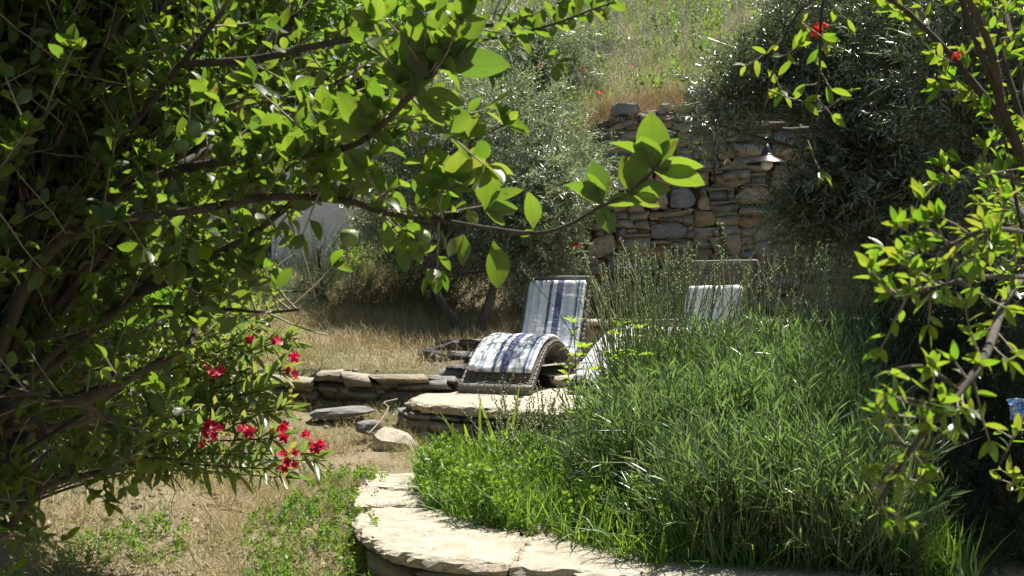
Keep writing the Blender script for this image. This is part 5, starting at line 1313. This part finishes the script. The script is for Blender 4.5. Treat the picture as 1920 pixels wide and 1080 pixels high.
for i in range(len(p_)):
    M = Matrix(Mx[i].tolist()).to_4x4() @ Matrix.Diagonal((s_[i],) * 3 + (1,)); M.translation = Vector(p_[i]); link('leaf', lm[i % 3], None, vb_, M)
V, T = join(g.tw); link('stem', mesh_np('stem', V, T, smooth=True), M_greenstem, vb_)

# mullein-like spike at the wall foot, poppies, small flowers
def tall_weed(name, label, px_, pyb, pyt, Y_, mat, n_=60):
    b_ = P(px_, pyb, Y_); t_ = P(px_ - 8, pyt, Y_); r_ = empty(name, b_); tag(r_, label, 'plant')
    V, T = tube(spline([b_, (b_ + t_) / 2 + rng.normal(0, .02, 3), t_], 12), np.linspace(.007, .003, 12), 5); link('stem', mesh_np('stem', V, T, smooth=True), M_greenstem, r_)
    tt = rng.uniform(.15, 1, n_); p = b_ + (t_ - b_) * tt[:, None]; a_ = rng.random(n_) * 6.283
    baked('leaves', SMALL, p, np.stack([np.cos(a_), np.sin(a_), np.full(n_, .7)], 1), rng.normal(0, .4, (n_, 3)) + np.array([0, 0, 1]), rng.uniform(.06, .13, n_) * (1.15 - tt * .7), mat, r_)
tall_weed('spiky_weed', 'tall pale green weed growing at the foot of the wall above the second lounger', 1358, 500, 420, 12.2, M_sage, 90)
tall_weed('spiky_weed', 'dark slender weed standing against the meadow near the red poppies', 1235, 120, 20, 18, M_broad, 80)
tall_weed('spiky_weed', 'young broadleaf weed on the skyline beside the upper house', 1160, 60, -10, 20, M_broad, 80)
tall_weed('spiky_weed', 'short weed at the wall foot below the lamp, beside the big olive', 1545, 520, 455, 12, M_broad, 90)
PM = flower_mesh('poppy_petals', 5, .042, .5, 9, M_poppy); BMH = flower_mesh('petals', 8, .018, .1, 4, M_blue); MG = flower_mesh('petals', 6, .016, .2, 6, M_magenta)
def small_flower(name, label, cat, px_, py_, Y_, me, h, s=1.0, group=None):
    p = P(px_, py_, Y_); r_ = empty(name, p - np.array([0, 0, h])); tag(r_, label, cat, group)
    link('petals', me, None, r_, orient(p, (rng.normal(0, .2), -.6, .8), s))
    V, T = tube([p, p + np.array([.01, 0, -h * .5]), p - np.array([0, 0, h])], .002 * max(1, Y_ / 8), 4); link('stem', mesh_np('stem', V, T), M_greenstem, r_)
GP = 'red poppies on the slope'
for (lb, a_, b_, c_) in (('red poppy in the meadow above the left end of the wall top', 1187, 127, 15.0), ('red poppy lower in the meadow, close above the wall end', 1125, 175, 14.0), ('red poppy beside the top of the slender olive', 1012, 125, 14.2),
                         ('red poppy between the slender olive and the dark weed', 1096, 132, 14.6), ('red poppy just right of the slender olive trunk', 1040, 143, 14.2), ('red poppy at the wall foot above the striped lounger', 1080, 463, 11.7), ('red poppy at the top edge of the meadow by the broadleaf weed', 1248, 6, 20.0)):
    small_flower('poppy', lb, 'poppy', a_, b_, c_, PM, .35, 1.1, GP)
GB = 'pale blue wildflowers by the path'
for (lb, a_, b_, c_) in (('pale blue wildflower highest in the bright green weeds', 972, 908, 6.6), ('pale blue wildflower at the edge of the weeds, left of the magenta one', 962, 942, 6.3), ('pale blue wildflower closest to the path edge', 1073, 979, 5.95), ('pale blue wildflower in the grass right of the weeds', 1090, 931, 6.2), ('pale blue wildflower half hidden in the middle of the weeds', 1020, 926, 6.4)):
    small_flower('wildflower', lb, 'flower', a_, b_, c_, BMH, .15, 1, GB)
small_flower('wildflower', 'single magenta wildflower at the back edge of the stone path', 'flower', 992, 962, 6.05, MG, .12, 1.1)
# crumpled blue cloth glimpsed at the right edge
bm = bmesh.new(); bmesh.ops.create_grid(bm, x_segments=14, y_segments=14, size=.05)
for v in bm.verts: v.co = Vector((v.co.x, v.co.y, .02 * noise.noise(v.co * 40) + .03 - 6 * v.co.length_squared))
gm = bmesh.ops.solidify(bm, geom=bm.faces[:], thickness=.006)
me = bpy.data.meshes.new('blue_cloth'); bm.to_mesh(me); bm.free()
mb_, nt, b = new_mat('blue patterned plastic'); n = noise_node(nt, 40, 3); cr = ramp(nt, [(.4, (.06, .16, .5)), (.5, (.2, .4, .75)), (.6, (.7, .75, .8))]); nt.links.new(n.outputs[0], cr.inputs[0]); nt.links.new(cr.outputs[0], b.inputs['Base Color']); b.inputs['Roughness'].default_value = .3
me.materials.append(mb_); o = link('blue_cloth', me, None, None, Matrix.Translation(Vector(P(1912, 768, 5.3))) @ Matrix.Rotation(R(60), 4, 'X')); tag(o, 'crumpled blue and white plastic sheet caught among the leaves at the right edge', 'plastic sheet')
print('objects', len(bpy.data.objects))
